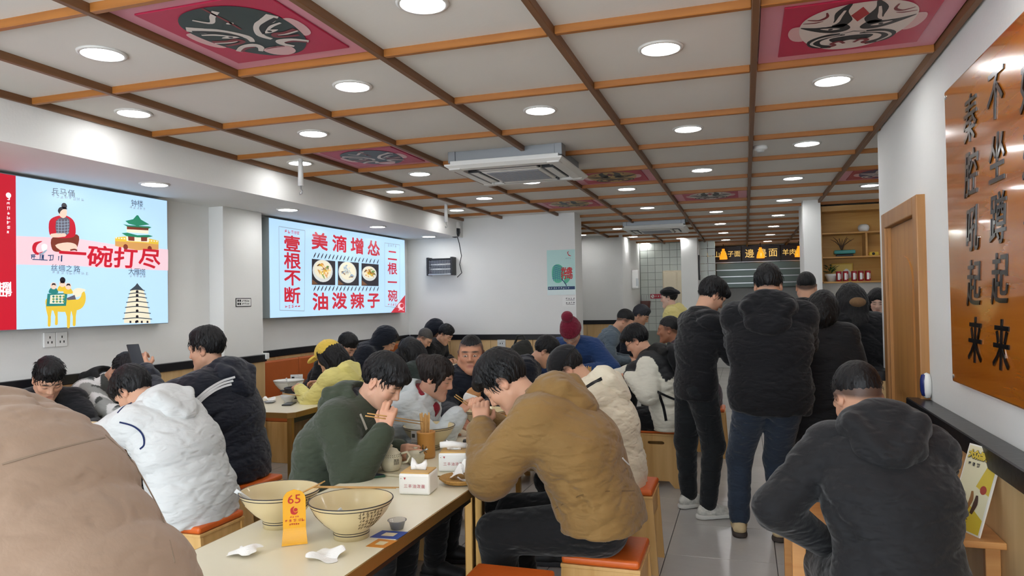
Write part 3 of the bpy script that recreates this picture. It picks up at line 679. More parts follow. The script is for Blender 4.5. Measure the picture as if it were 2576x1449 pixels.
# ---- menu boards at the far counter
mb=mat('menu_board','2E1A14',.35,var=(3,.3)); goldm=glow('menu_gold','F0C267',.9)
MY=17.55
for (x0,x1,txt,cs,lb) in ((-.86,-.07,'岐山臊子面',[-.76,-.61,-.46,-.30,-.15],'dark menu board over the far counter, leftmost of three, with five gold characters'),
    (-.05,.78,'邊邊面',[.12,.39,.63],'dark menu board over the far counter, middle of three, with two dense characters'),
    (.80,1.6,'羊肉泡馍',[.90,1.05,1.19,1.38],'dark menu board over the far counter, rightmost, cut off by the white column')):
    t=empty('menu_board',((x0+x1)/2,MY,2.36),0,lb,'menu board','menu boards over the counter')
    b=box('board',(x0,x1,MY,MY+.06,2.36,2.72),mb,t,.004,True); box('trim_strip',(x0-.005,x1+.005,MY-.01,MY+.06,2.345,2.362),M['metal'],t,0,True)
    chars(txt,[(c-x0,.19) for c in cs],frame_xyz((x0,MY-.0005,2.36),(1,0,0),(0,0,1)),.15 if len(txt)>3 else .21,goldm,t,bold=.001,layer=4)
amber=glow('amber_shade','F28A1E',1.6)
for k,x in enumerate((-.445,.345,1.135)):
    t=empty('pendant_lamp',(x,16.9,2.40),0,('glowing amber pendant lamp in front of the leftmost menu board','glowing amber pendant lamp in front of the middle menu board','glowing amber pendant lamp beside the white column')[k],'pendant lamp','amber pendant lamps')
    lathe('shade',[(.085,0),(.08,.06),(.062,.12),(.035,.18),(.028,.215),(.03,.235)],amber,t,20); tube('cord',[(0,0,.23),(0,0,.352)],.008,M['dark'],t,6)
    lathe('bulb',[(0,.02),(.03,.03),(.035,.06),(.02,.1),(0,.11)],glow('bulb_glow' if k==0 else 'bulb_glow%d'%k,'FFE9B0',6),t,12)
# kitchen counter under the menu
t=empty('service_counter',(.3,16.9,0),0,'white service counter with steel hood under the menu boards','counter')
box('body',(-.85,1.9,16.5,17.1,.0,1.02),M['white'],t,.01,True); box('top',(-.88,1.93,16.45,17.12,1.02,1.06),M['metal'],t,.006,True)
box('steel_hood',(-.62,1.75,17.1,17.5,1.75,2.33),mat('steel_green','5F6B66',.35,.5),t,.02,True)
for k in range(3): box('hood_rib',(-.62,1.75,17.085,17.1,1.85+k*.15,1.87+k*.15),M['metal'],t,0,True)
t=empty('wall_screen',(-.84,15.0,1.9),0,'narrow black panel on the side of the white column','panel'); box('panel',(-.878,-.85,14.85,15.05,1.9,2.4),M['dark'],t,.006,True)
box('marks',(-.85,-.848,14.9,15.0,2.0,2.3),M['metal'],t,0,True)
# kitchen recess fittings
t=empty('warning_sign',(-1.72,15.54,1.55),0,'small red warning sign on the tiled kitchen wall','sign'); b=box('plate',(-1.92,-1.60,15.53,15.545,1.545,1.64),mat('warn_red','B22138',.5),t,.002,True)
F=Flat(frame_xyz((-1.92,15.5295,1.545),(1,0,0),(0,0,1))); F.disc((.05,.048),.036,M['white'],1); F.stroke([(.03,.07),(.05,.05),(.07,.028)],.01,mat('warn_red','B22138'),2); F.scribble(.12,.048,.045,4,M['white'],1,seed=3,wd=.16); F.build('marks',b)
t=empty('utensil_basket',(-2.02,15.48,1.3),0,'small dark red wire basket with utensils on the kitchen tiles','basket'); bk=mat('basket_brown','5A3632',.5)
lathe('basket',[(0,0),(.09,0),(.11,.2),(.105,.2),(.085,.01),(0,.01)],bk,t,14)
for k in range(4): tube('utensil',[(-.06+k*.04,0,.02),(-.07+k*.045,0,.2),(-.08+k*.05,0,.32)],.008,M['metal'],t,6)
t=empty('paper_dispenser',(-2.1,14.5,1.9),0,'tall white dispenser box at the left edge of the kitchen recess','dispenser'); box('case',(-2.138,-2.0,14.35,14.55,1.75,2.12),M['white'],t,.02,True); box('window',(-2.05,-1.998,14.345,14.352,1.8,1.95),M['metal'],t,0,True)
t=empty('kitchen_cabinet',(-1.3,15.3,1.0),0,'pale cream cabinet against the tiled kitchen wall behind the woman in yellow','cabinet'); cbm=mat('cream_paint','E6D9BE',.5)
box('body',(-1.62,-1.05,15.2,15.54,.9,2.12),cbm,t,.01,True); box('door',(-1.60,-1.34,15.18,15.2,.95,2.08),cbm,t,.008,True); box('door',(-1.32,-1.07,15.18,15.2,.95,2.08),cbm,t,.008,True)
# display shelf ---------------------------------------------------------
sw=wood('shelf_wood','BE8A48','D0A05C',(.6,8,8),.4); t=empty('display_shelf',(1.4,10.3,1.7),0,'honey-coloured wooden display shelf unit built in beside the white column','shelf')
box('back_board',(.95,1.9,10.38,10.41,1.72,2.70),wood('shelf_back','C08A35','D2A04C',(.5,6,6),.45),t,0,True)
box('side',(.93,.965,10.1,10.41,1.72,2.70),sw,t,.003,True); box('side',(1.88,1.91,10.1,10.41,1.72,2.70),sw,t,.003,True); box('top',(.965,1.88,10.1,10.41,2.63,2.70),sw,t,.003,True)
for z in (2.355,2.045,1.725): box('shelf_board',(.965,1.88,10.1,10.38,z-.02,z),sw,t,.003,True)
box('divider',(1.47,1.495,10.1,10.38,2.045,2.335),sw,t,.003,True)
t=empty('white_vase',(1.47,10.22,2.355),0,'round white vase on the upper shelf','vase'); lathe('body',[(0,0),(.035,0),(.062,.025),(.07,.055),(.06,.085),(.035,.10),(.028,.1),(.05,.08),(.058,.055)],M['white'],t,28); tube('twig',[(0,0,.09),(-.01,.0,.1)],.005,M['dark'],t,6)
teal=mat('teal_glaze','3E8C88',.25); t=empty('bonsai_tray',(1.235,10.22,2.045),0,'teal glazed bonsai tray with bare twisted twigs on the middle shelf','bonsai')
box('tray',(-.125,.125,-.07,.07,.035,.085),teal,t,.012); box('stand',(-.1,.1,-.055,.055,.0,.03),M['dark'],t,.008)
for k in range(7):
    a=-1.2+k*.4; tube('twig',[(-.03,0,.08),(-.03+.03*math.sin(a),.0,.15),(-.02+.09*math.sin(a),.02*(k%2),.2+.02*(k%3)),(-.02+.15*math.sin(a),0,.2+.03*((k+1)%3))],[.006,.005,.004,.002],mat('twig','4A3420',.8),t,5)
t=empty('yellow_box',(1.58,10.2,2.045),0,'small yellow camera-like ornament on the middle shelf','ornament'); box('body',(-.06,.05,-.03,.03,0,.05),mat('yellow_tin','D9B73A',.4),t,.012); lathe('lens',[(0,.004),(.016,.004),(.018,0)],M['dark'],t,14).rotation_euler=(math.pi/2,0,0); t.children[1].location=(-.01,-.03,.026)
leafm=mat('leaf_green','2F5A27',.5,var=(20,.3)); t=empty('potted_plant',(1.07,10.2,1.725),0,'small leafy green plant in a white pot on the lower shelf','potted plant')
lathe('pot',[(0,0),(.05,0),(.07,.07),(.078,.075),(.078,.10),(.068,.10),(.06,.08),(0,.08)],M['white'],t,24)
for k in range(26):
    a=random.uniform(0,6.28); rr=random.uniform(.02,.1); z=.12+random.uniform(0,.09); c=Vector((rr*math.cos(a),rr*math.sin(a)*.6,z)); d=Vector((math.cos(a),math.sin(a)*.6,random.uniform(.1,.9))).normalized()*.045; s=d.cross(Vector((0,0,1))).normalized()*.016
    pydata('leaf',[c-d*.5,c+s+Vector((0,0,.006)),c+d,c-s+Vector((0,0,.006)),Vector((0,0,.09))],[(0,1,2,3)],leafm,t)
t=empty('framed_picture',(1.22,10.3,1.725),0,'yellow framed picture with a white cloud shape on the lower shelf','picture'); b=box('frame',(-.13,.13,.04,.06,0,.24),mat('yellow_frame','D9AE3C',.5),t,.004); box('mount',(-.115,.115,.037,.041,.015,.225),mat('pic_yellow','E4C66A',.6),t)
F=Flat(frame_xyz((0,.0365,0),(1,0,0),(0,0,1))); F.poly([(-.07,.06),(-.05,.11),(0,.13),(.05,.17),(.10,.12),(.10,.05),(0,.04)],M['white'],1,4); F.build('print',t,False)
canr=mat('can_red','A32028',.3,var=(30,.2))
for k,(x,lb) in enumerate(((1.155,'red and white drink can, first of the row on the lower shelf'),(1.235,'red and white drink can, second of the row on the lower shelf'),(1.335,'red and white drink can, third of the row on the lower shelf'),(1.415,'red and white drink can, fourth of the row on the lower shelf'),(1.495,'red and white drink can, last of the row on the lower shelf'))):
    t=empty('drink_can',(x,10.15,1.725),0,lb,'can','drink cans on the shelf'); lathe('body',[(0,0),(.03,0),(.034,.008),(.034,.12),(.03,.13)],canr,t,20); lathe('lid',[(0,.128),(.027,.128),(.03,.132),(.03,.128)],M['metal'],t,18)
    lathe('label',[(.0345,.02),(.0345,.105)],M['white'],t,6,a0=4.2,a1=5.0); lathe('label',[(.0345,.03),(.0345,.095)],M['white'],t,4,a0=5.2,a1=5.5)
# ================================================================== FURNITURE
lam=mat('table_laminate','EEE6CC',.28,var=(3,.03)); brass=mat('brass_edge','A8834A',.38,.75,bump=(50,.03)); brassd=mat('brass_leg','B08A50',.32,.8)
def table(x0,x1,y0,y1,label,h=.75,n=2,clip=.045):
    t=empty('dining_table',((x0+x1)/2,(y0+y1)/2,0),0,label,'table','long white dining tables'); a=(x1-x0)/2; b=(y1-y0)/2
    def oct_(a,b,c): return [(-a+c,-b),(a-c,-b),(a,-b+c),(a,b-c),(a-c,b),(-a+c,b),(-a,b-c),(-a,-b+c)]
    prism('table_top',[oct_(a-.006,b-.006,clip)],.012,lam,t,Matrix.Translation((0,0,h-.012)))
    prism('edge_band',[oct_(a,b,clip),oct_(a-.006,b-.006,clip)],.0395,brass,t,Matrix.Translation((0,0,h-.0405)))
    prism('under_board',[oct_(a-.006,b-.006,clip)],.028,M['dark'],t,Matrix.Translation((0,0,h-.04)))
    for sx in (-1,1):
        for sy in (-1,1):
            cx,cy=sx*(a-.05),sy*(b-.05)
            box('leg',(cx-.02,cx+.02,cy-.02,cy+.02,0.01,h-.04),brassd,t,.006)
            box('leg_foot',(cx-.025,cx+.025,cy-.025,cy+.025,0,.012),M['dark'],t,.003)
    for sx in (-1,1): box('rail',(sx*(a-.05)-.012,sx*(a-.05)+.012,-b+.07,b-.07,h-.085,h-.04),M['dark'],t)
    return t
table(-1.745,-1.135,1.62,3.055,'white table with brass edge in the foreground holding the two big empty bowls')
table(-1.745,-1.135,3.075,4.50,'white table with brass edge next behind the foreground table, with pots and bowls',h=.7495)
table(-1.80,-1.15,5.45,6.85,'white table with brass edge in front of the person in a white puffer and backpack')
table(-1.02,-.50,7.78,8.95,'white table far back in front of the grey-blue shirt')
table(-4.08,-3.38,2.55,4.15,'white table by the left wall between the white-jacket and camouflage diners')
table(-3.95,-3.2,4.58,5.95,'white table by the left wall with black pot and tented card beside the yellow cap')
table(-3.78,-3.15,6.6,9.0,'white table farthest back along the left wall')
cush=mat('orange_cushion','D2611C',.45,bump=(40,.08),var=(8,.08)); sw2=wood('stool_wood','C79A58','DDB476',(7,7,.7),.45); dk=mat('slot_dark','3A2A1A',.8)
stool_proto=[None]
def stool(x,y,rz,label,cushion=True):
    if stool_proto[0] is None:
        t=empty('stool',(0,0,0)); H=.425
        out=[(-.15,.0),(-.17,0),(-.17,H),(.17,H),(.17,0),(.15,0),(.11,.06),(-.11,.06)]
        out=[(-.19,0),(-.165,H),(.165,H),(.19,0),(.145,0),(.10,.055),(-.10,.055),(-.145,0)]
        hole=[(-.05+.018*math.cos(a),H-.06+.013*math.sin(a)) for a in np.linspace(math.pi/2,3*math.pi/2,6)]+[(.05+.018*math.cos(a),H-.06+.013*math.sin(a)) for a in np.linspace(-math.pi/2,math.pi/2,6)]
        for sy in (-1,1):
            fr=Matrix(((1,0,0,0),(0,0,1,sy*.15-.009),(0,1,0,0),(0,0,0,1)))
            prism('side_panel',[out,hole],.018,sw2,t,fr)
        for sx in (-1,1): box('apron',(sx*.15-.009,sx*.15+.009,-.141,.141,.30,H-.002),sw2,t,.002)
        box('seat_board',(-.168,.168,-.165,.165,H,H+.015),sw2,t,.003)
        box('cushion',(-.165,.165,-.165,.165,H+.015,H+.05),cush,t,.014,seg=3)
        stool_proto[0]=t
    else: t=copy_tree(stool_proto[0])
    t.location=(x,y,0); t.rotation_euler=(0,0,rz); tag(t,label,'stool','wooden box stools with orange cushions')
    return t
stool(-.91,2.64,0,'orange-cushioned wooden stool in the bottom foreground, empty')
stool(-.74,6.75,0,'wooden stool just behind the backpack wearer')
# benches along the left wall
ben=mat('bench_orange','C2652E',.5,var=(4,.12),bump=(25,.06))
for (y0,y1,lb) in ((2.4,4.3,'orange upholstered wall bench behind the camouflage jacket'),(6.06,9.3,'orange upholstered wall bench under the noodle photo sign')):
    t=empty('wall_bench',(XL+.3,(y0+y1)/2,0),0,lb,'bench','wall benches'); n=max(2,round((y1-y0)/.6)); dy=(y1-y0)/n
    box('base',(XL+.04,XL+.45,y0,y1,0,.40),sw2,t,.004,True)
    for i in range(n):
        box('seat_cushion',(XL+.1,XL+.47,y0+i*dy+.003,y0+(i+1)*dy-.003,.40,.46),ben,t,.015,True); box('back_cushion',(XL+.045,XL+.10,y0+i*dy+.003,y0+(i+1)*dy-.003,.44,.985),ben,t,.015,True)
# small counter on the right wall
t=empty('wall_counter',(.5,3.3,0),0,'small wooden table fixed to the right wall in front of the man in black','counter'); cw=wood('counter_wood','C08246','D39A5C',(.7,8,8),.4)
box('top',(.12,.849,2.93,3.75,.65,.675),cw,t,.004,True); box('bracket',(.80,.849,3.0,3.03,.42,.65),cw,t,.003,True); box('bracket',(.80,.849,3.62,3.65,.42,.65),cw,t,.003,True); box('leg',(.15,.20,3.66,3.71,0,.65),cw,t,.004,True); box('leg',(.15,.20,2.98,3.03,0,.65),cw,t,.004,True)
# tent card on the counter
t=empty('counter_card',(.77,3.02,.675),0,'yellow and white upright card in a clear holder on the wall counter','card stand')
cardw=mat('card_white','EFEDE2',.35); cy_=mat('card_yellow','D9BE3E',.45); br_=mat('card_brown','9A6A34',.5)
bl=Vector((.71,3.12,.676)); br=Vector((.772,2.965,.676)); 
upc=Vector((.075,.075,.30)); 
Fc=frame_xyz(bl,(br-bl),upc-(br-bl)*((upc.dot(br-bl))/(br-bl).length_squared)); Wc=(br-bl).length; Hc=upc.length
def cbx(name,u0,u1,v0,v1,n0,n1,m,par): 
    bm=bmesh.new(); bx(bm,u0,u1,v0,v1,n0,n1); me=bpy.data.meshes.new(name); bmesh.ops.transform(bm,matrix=Fc,verts=bm.verts); bmesh.ops.recalc_face_normals(bm,faces=bm.faces); bm.to_mesh(me); bm.free(); o=link(name,me,m); wparent(o,par); return o
b=cbx('board',0,Wc,0,Hc,-.006,0,cardw,t)
F=Flat(Fc); F.rect(.006,Wc-.006,.006,Hc-.006,mat('card_face','E9E2BC',.4),1); F.poly([(.006,.006),(Wc-.006,.006),(Wc-.006,.06),(.08,.10),(.006,.095)],cy_,2,0)
F.poly([(.09,.17),(Wc-.006,.15),(Wc-.006,.27),(.12,.25)],cy_,2); F.disc((.04,.125),.017,mat('card_grey','CFC6A6',.5),3); F.stroke([(.075,.08),(.085,.12),(.08,.15)],(.012,.02,.01),br_,3); F.stroke([(.10,.07),(.11,.11),(.108,.14)],(.014,.022,.01),mat('card_dark','4A2E1E'),3)
F.disc((.13,.165),.016,mat('card_redd','A8402E'),3); F.scribble(.03,.245,.02,3,ink,4,seed=3,wd=.16); F.scribble(.02,.05,.02,4,ink,4,seed=13,wd=.08); F.scribble(.02,.03,.02,4,ink,4,seed=14,wd=.08)
F.build('print',b); chars('大众点评',[(.03+.025*i,.282) for i in range(4)],Fc,.033,cy_,t,bold=.002,layer=6); chars('大众点评',[(.03+.025*i,.2815) for i in range(4)],Fc,.033,ink,t,bold=.0038,layer=5)
o=tube('easel_leg',[Fc@Vector((Wc*.5,Hc*.6,-.006)),Fc@Vector((Wc*.5,Hc*.3,-.04)),Vector((.80,3.07,.678))],.003,M['metal'],None,6); wparent(o,t)
# ================================================================== PEOPLE: smooth-blended distance-field surfaces
V3=lambda *a: np.array(a,float)
def nrm(v): v=np.asarray(v,float); return v/(np.linalg.norm(v)+1e-12)
def rotm(yaw=0,pitch=0,roll=0):
    """head/limb frame: columns x right, y forward, z up; pitch>0 looks down, yaw>0 turns left, roll>0 tilts right"""
    y,p,r=map(math.radians,(yaw,pitch,roll))
    Rz=np.array([[math.cos(y),-math.sin(y),0],[math.sin(y),math.cos(y),0],[0,0,1]])
    Rx=np.array([[1,0,0],[0,math.cos(-p),-math.sin(-p)],[0,math.sin(-p),math.cos(-p)]])
    Ry=np.array([[math.cos(r),0,math.sin(r)],[0,1,0],[-math.sin(r),0,math.cos(r)]])
    return Rz@Rx@Ry
class SDF:
    def __init__(s,h): s.h=h; s.ops=[]
    def cone(s,a,b,ra,rb,k=.03,side=None,w=1.0,sub=False,quilt=None):
        s.ops.append(('c',np.asarray(a,float),np.asarray(b,float),ra,rb,k,None if side is None else nrm(side),w,sub,quilt)); return s
    def ell(s,c,r,R=None,k=.03,sub=False):
        s.ops.append(('e',np.asarray(c,float),np.asarray(r,float),np.eye(3) if R is None else R,k,sub)); return s
    def half(s,p,n,k=.01):   # cut away everything on the side n points to
        s.ops.append(('h',np.asarray(p,float),nrm(n),k)); return s
    def chain(s,pts,rs,k=.03,**kw):
        for i in range(len(pts)-1): s.cone(pts[i],pts[i+1],rs[i],rs[i+1],k,**kw)
        return s
    def mesh(s,disp=None,amp=0.0):
        h=s.h; lo=V3(9e9,9e9,9e9); hi=-lo
        for o in s.ops:
            if o[0]=='c' and not o[8]:
                r=max(o[3],o[4])*max(1,o[7])+.02; lo=np.minimum(lo,np.minimum(o[1],o[2])-r); hi=np.maximum(hi,np.maximum(o[1],o[2])+r)
            if o[0]=='e' and not o[5]:
                r=max(o[2])+.02; lo=np.minimum(lo,o[1]-r); hi=np.maximum(hi,o[1]+r)
        lo-=3*h+amp; hi+=3*h+amp; n=np.ceil((hi-lo)/h).astype(int)+1
        d=np.full(n,1.0,np.float32); ax=[lo[i]+h*np.arange(n[i]) for i in range(3)]
        for o in s.ops:
            if o[0]=='h':
                q=((ax[0][:,None,None]-o[1][0])*o[2][0]+(ax[1][None,:,None]-o[1][1])*o[2][1]+(ax[2][None,None,:]-o[1][2])*o[2][2]).astype(np.float32)
                k=o[3]; hh=np.clip(.5-.5*(q-d)/k,0,1); d=q+(d-q)*hh+k*hh*(1-hh); continue
            k=o[5] if o[0]=='c' else o[4]; m=max(k,2.5*h)+.012
            if o[0]=='c': r=max(o[3],o[4])*max(1,o[7])+m; a=np.minimum(o[1],o[2])-r; b=np.maximum(o[1],o[2])+r
            else: r=max(o[2])+m; a=o[1]-r; b=o[1]+r
            i0=np.clip(((a-lo)/h).astype(int),0,n); i1=np.clip(((b-lo)/h).astype(int)+2,0,n)
            if (i1<=i0).any(): continue
            sl=tuple(slice(i0[i],i1[i]) for i in range(3))
            X=ax[0][sl[0]][:,None,None].astype(np.float32); Y=ax[1][sl[1]][None,:,None].astype(np.float32); Z=ax[2][sl[2]][None,None,:].astype(np.float32)
            if o[0]=='c':
                A,B=o[1],o[2]; ab=B-A; L2=max(ab@ab,1e-9)
                px,py,pz=X-A[0],Y-A[1],Z-A[2]; t=np.clip((px*ab[0]+py*ab[1]+pz*ab[2])/L2,0,1)
                qx,qy,qz=px-t*ab[0],py-t*ab[1],pz-t*ab[2]
                if o[6] is not None:
                    sd=o[6]; c=(qx*sd[0]+qy*sd[1]+qz*sd[2])*(1-1/o[7]); qx,qy,qz=qx-c*sd[0],qy-c*sd[1],qz-c*sd[2]
                rr=o[3]+(o[4]-o[3])*t
                if o[9]: rr=rr+o[9][1]*(np.sqrt(np.abs(np.sin(math.pi*t*o[9][0])))-.75)
                q=np.sqrt(qx*qx+qy*qy+qz*qz)-rr; sub=o[8]
            else:
                c,r,R=o[1],o[2],o[3]; px,py,pz=X-c[0],Y-c[1],Z-c[2]
                l=[(px*R[0,i]+py*R[1,i]+pz*R[2,i]) for i in range(3)]
                k0=np.sqrt((l[0]/r[0])**2+(l[1]/r[1])**2+(l[2]/r[2])**2); k1=np.sqrt((l[0]/r[0]**2)**2+(l[1]/r[1]**2)**2+(l[2]/r[2]**2)**2)+1e-6
                q=k0*(k0-1)/k1; sub=o[5]
            D=d[sl]
            if sub: q=-q; hh=np.clip(.5-.5*(q-D)/k,0,1); d[sl]=q+(D-q)*hh+k*hh*(1-hh)
            else: hh=np.clip(.5+.5*(q-D)/k,0,1); d[sl]=q+(D-q)*hh-k*hh*(1-hh)
        if disp is not None:
            near=np.abs(d)<amp*2+3*h; idx=np.nonzero(near); p=np.stack([ax[i][idx[i]] for i in range(3)],1); d[idx]+=amp*disp(p)
        return nets(d,lo,h)
def nets(d,lo,h):
    s=d<0; nx,ny,nz=d.shape
    cs=[(i,j,k) for i in (0,1) for j in (0,1) for k in (0,1)]
    cnt=np.zeros((nx-1,ny-1,nz-1),np.int8)
    for i,j,k in cs: cnt+=s[i:nx-1+i,j:ny-1+j,k:nz-1+k]
    mask=(cnt>0)&(cnt<8); cells=np.argwhere(mask); idx=np.full(mask.shape,-1,np.int64); idx[mask]=np.arange(len(cells))
    vals=np.stack([d[cells[:,0]+i,cells[:,1]+j,cells[:,2]+k] for i,j,k in cs],1); C=np.array(cs,float)
    pos=np.zeros((len(cells),3)); num=np.zeros(len(cells))
    for a in range(8):
        for b in range(a+1,8):
            if abs(C[a]-C[b]).sum()!=1: continue
            va,vb=vals[:,a],vals[:,b]; cr=(va<0)!=(vb<0); t=np.where(cr,va/np.where(cr,va-vb,1),0)
            pos+=np.where(cr[:,None],C[a]+t[:,None]*(C[b]-C[a]),0); num+=cr
    V=lo+h*(cells+pos/np.maximum(num,1)[:,None]); Q=[]
    for axx in range(3):
        sl0=[slice(None)]*3; sl1=[slice(None)]*3; sl0[axx]=slice(0,-1); sl1[axx]=slice(1,None)
        e=np.argwhere(s[tuple(sl0)]!=s[tuple(sl1)]); o1,o2=[(1,2),(2,0),(0,1)][axx]
        ok=(e[:,o1]>0)&(e[:,o2]>0)&(e[:,o1]<d.shape[o1]-1)&(e[:,o2]<d.shape[o2]-1); e=e[ok]
        def I(a,b): q=e.copy(); q[:,o1]-=a; q[:,o2]-=b; return idx[q[:,0],q[:,1],q[:,2]]
        q=np.stack([I(1,1),I(0,1),I(0,0),I(1,0)],1); fl=s[e[:,0],e[:,1],e[:,2]]; q[~fl]=q[~fl][:,::-1]; Q.append(q)
    Q=np.concatenate(Q); Q=Q[(Q>=0).all(1)]
    return V,Q
def folds(seed,freq=(20,31,47),wid=.27,low=.45):
    """long thin cloth creases in patches plus a soft large-scale unevenness"""
    r=np.random.default_rng(seed); W=[]
    for f in freq:
        for sgn in (-1,1):
            v=nrm(V3(sgn*r.uniform(.15,.8),r.uniform(-.5,.5),1.0)); W.append((v*f,[(nrm(r.normal(size=3))*r.uniform(4,9),r.uniform(0,6.28)) for _ in range(2)],r.uniform(0,6.28),nrm(r.normal(size=3))*r.uniform(8,14),r.uniform(0,6.28),(28./f)**.9))
    LW=[(nrm(r.normal(size=3))*q,r.uniform(0,6.28)) for q in (8,11,15)]
    def fn(p):
        o=0
        for k,ws,a,mk_,mb,wt in W:
            ph=p@k+a
            for w_,b in ws: ph=ph+1.1*np.sin(p@w_+b)
            m=np.clip(np.sin(p@mk_+mb)*1.6-.45,0,1); o=o+wt*m*(np.exp(-(np.sin(ph)/wid)**2)-.3)
        for k,b in LW: o=o+low*.22*np.sin(p@k+b)
        return o
    return fn
def strands(seed,f=170):
    r=np.random.default_rng(seed); ph=r.uniform(0,6.28,4)
    def fn(p):
        a=np.arctan2(p[:,0],p[:,1]+.02); rr=np.sqrt(p[:,0]**2+(p[:,1]+.02)**2)
        return .5*np.sin(a*26+3*np.sin(p[:,2]*40+ph[0])+ph[1])+.35*np.sin(a*57+rr*60+ph[2])+.3*np.sin(p[:,2]*90+a*9+ph[3])
    return fn
SKIN=V3(*srgb('C99B80')); 
def head_mesh(h,R,c,s,skin,nb,look,seed=0,beard=0.0):
    """R head frame, c head centre (local), nb neck base; returns verts, quads, colours"""
    S=SDF(h); T=lambda p: c+R@(np.asarray(p,float)*s)
    E=lambda p,r,k,sub=False,RR=None: S.ell(T(p),np.asarray(r)*s,R if RR is None else R@RR,k*s,sub)
    Cn=lambda a,b,ra,rb,k,sub=False: S.cone(T(a),T(b),ra*s,rb*s,k*s,sub=sub)
    w=look.get('w',1.0); j=look.get('jaw',1.0)
    E((0,-.014,.032),(.076*w,.096,.088),.02); E((0,.028,-.028),(.064*w,.062,.086),.03)
    for x in (-1,1):
        Cn((x*.052*w*j,.0,-.055),(x*.012,.072,-.098),.022*j,.02,.025); E((x*.040*w,.058,-.02),(.024,.022,.022),.02)
        Cn((x*.045,.072,.028),(x*.012,.083,.024),.012,.011,.015)
    E((0,.076,-.10),(.022,.018,.018),.018)
    for x in (-1,1): E((x*.031,.098,.006),(.018,.014,.011),.012,True)
    Cn((0,.084,.022),(0,.103,-.022),.0075,.0115,.012)
    for x in (-1,1): E((x*.0125,.092,-.028),(.010,.011,.009),.008)
    for x in (-1,1): E((x*.031,.074,.004),(.0145,.0125,.0115),.003)
    if look.get('openmouth'): E((0,.095,-.063),(.012,.012,.006),.004,True)
    Cn((-.017,.084,-.060),(.017,.084,-.060),.0065,.0065,.008); Cn((-.015,.081,-.070),(.015,.081,-.070),.0075,.0075,.008)
    S.ell(T((0,.097,-.0645)),V3(.024,.008,.0012)*s,R,.004*s,True)
    for x in (-1,1):
        RR=rotm(x*-22,12,0); E((x*.078*w,-.012,-.002),(.008,.019,.031),.006,False,RR); E((x*.084*w,-.006,.0),(.006,.010,.018),.005,True,RR); E((x*.076*w,-.008,-.026),(.007,.010,.010),.006)
    S.cone(T((0,-.022,-.06)),nb,.052*s,.062*s,.03*s)
    V,Q=S.mesh(); L=((V-c)@R)/s
    col=np.tile(skin,(len(V),1))
    g=lambda p,r: np.exp(-(((L-np.asarray(p))/np.asarray(r))**2).sum(1))
    lip=np.clip(g((0,.09,-.0645),(.02,.02,.010))*1.3,0,1)[:,None]*.65; col=col*(1-lip)+V3(*srgb('9E5A50'))*lip
    for x in (-1,1):
        ck=(g((x*.045,.07,-.025),(.025,.03,.022))*.35)[:,None]; col=col*(1-ck)+skin*V3(1.08,.82,.78)*ck
        eb=np.clip(g((x*.032,.085,.030),(.021,.03,.0048))*1.6,0,1)[:,None]*look.get('brow',.85); col=col*(1-eb)+V3(.02,.016,.014)*eb
        ey=np.clip(g((x*.032,.088,.0015),(.0145,.03,look.get('eye',.0028)))*1.6,0,1)[:,None]*.85; col=col*(1-ey)+V3(.03,.02,.018)*ey
        er=(g((x*.08,-.01,0),(.012,.025,.035))*.3)[:,None]; col=col*(1-er)+skin*V3(1.1,.75,.68)*er
    sb=look.get('stubble',0)
    if sb:
        top=np.clip((L[:,2]-.052)/.014,0,1)*np.clip((.082-L[:,1])/.012,0,1)
        sidez=-.012-.055*np.clip((-.02-L[:,1])/.06,0,1)
        sd_=np.clip((L[:,2]-sidez)/.022,0,1)*np.clip((.035-L[:,1]+.25*np.clip(L[:,2]-.02,0,1))/.014,0,1)
        u=np.clip(np.maximum(top,sd_),0,1)[:,None]*sb; col=col*(1-u)+V3(.014,.013,.014)*u
    return V,Q,col
def hand_mesh(h,wr,d,n,right,s,skin,curl=35,spread=.0,fore=None,pinch=False):
    """d towards the fingers, n palm normal"""
    d=nrm(d); n=nrm(n-(n@d)*d); sd=np.cross(d,n)*(1 if right else -1)      # towards the thumb
    S=SDF(h)
    if fore is not None: S.cone(fore,wr,.030*s,.026*s,.02*s)
    P=lambda a,b,c_: wr+(d*a+sd*b+n*c_)*s
    for b in (.026,.009,-.009,-.025): S.cone(P(.0,b*.55,0),P(.078,b,0),.015*s,.0125*s,.012*s)
    S.ell(P(.03,.026,.010),V3(.024,.016,.016)*s,np.stack([d,sd,n],1),.012*s)
    Ls=((.040,.024,.020),(.044,.027,.021),(.040,.025,.020),(.032,.019,.018))
    for f,(b,L) in enumerate(zip((.028,.0095,-.0095,-.027),Ls)):
        p=P(.083,b,0); a=0; c0=curl*(1+.12*f) if not pinch else curl*(.7 if f<2 else 1.35)
        for q,l in enumerate(L):
            a+=math.radians(c0*(.7,1.0,.8)[q]); dr=d*math.cos(a)+n*math.sin(a)+sd*(spread*(1.5-f)*.12); dr=nrm(dr); p2=p+dr*l*s
            S.cone(p,p2,(.0095,.0088,.008)[q]*s,(.0088,.008,.0065)[q]*s,.004*s); p=p2
    p=P(.025,.026,.006); t0=nrm(d*.65+sd*.62+n*.45); t1=nrm(d*.85+sd*.05+n*.55); p2=p+t0*.040*s; S.cone(p,p2,.0125*s,.0105*s,.008*s); p3=p2+t1*.032*s; S.cone(p2,p3,.0105*s,.0075*s,.004*s)
    V,Q=S.mesh(); col=np.tile(skin*V3(1.02,.95,.92),(len(V),1)); return V,Q,col
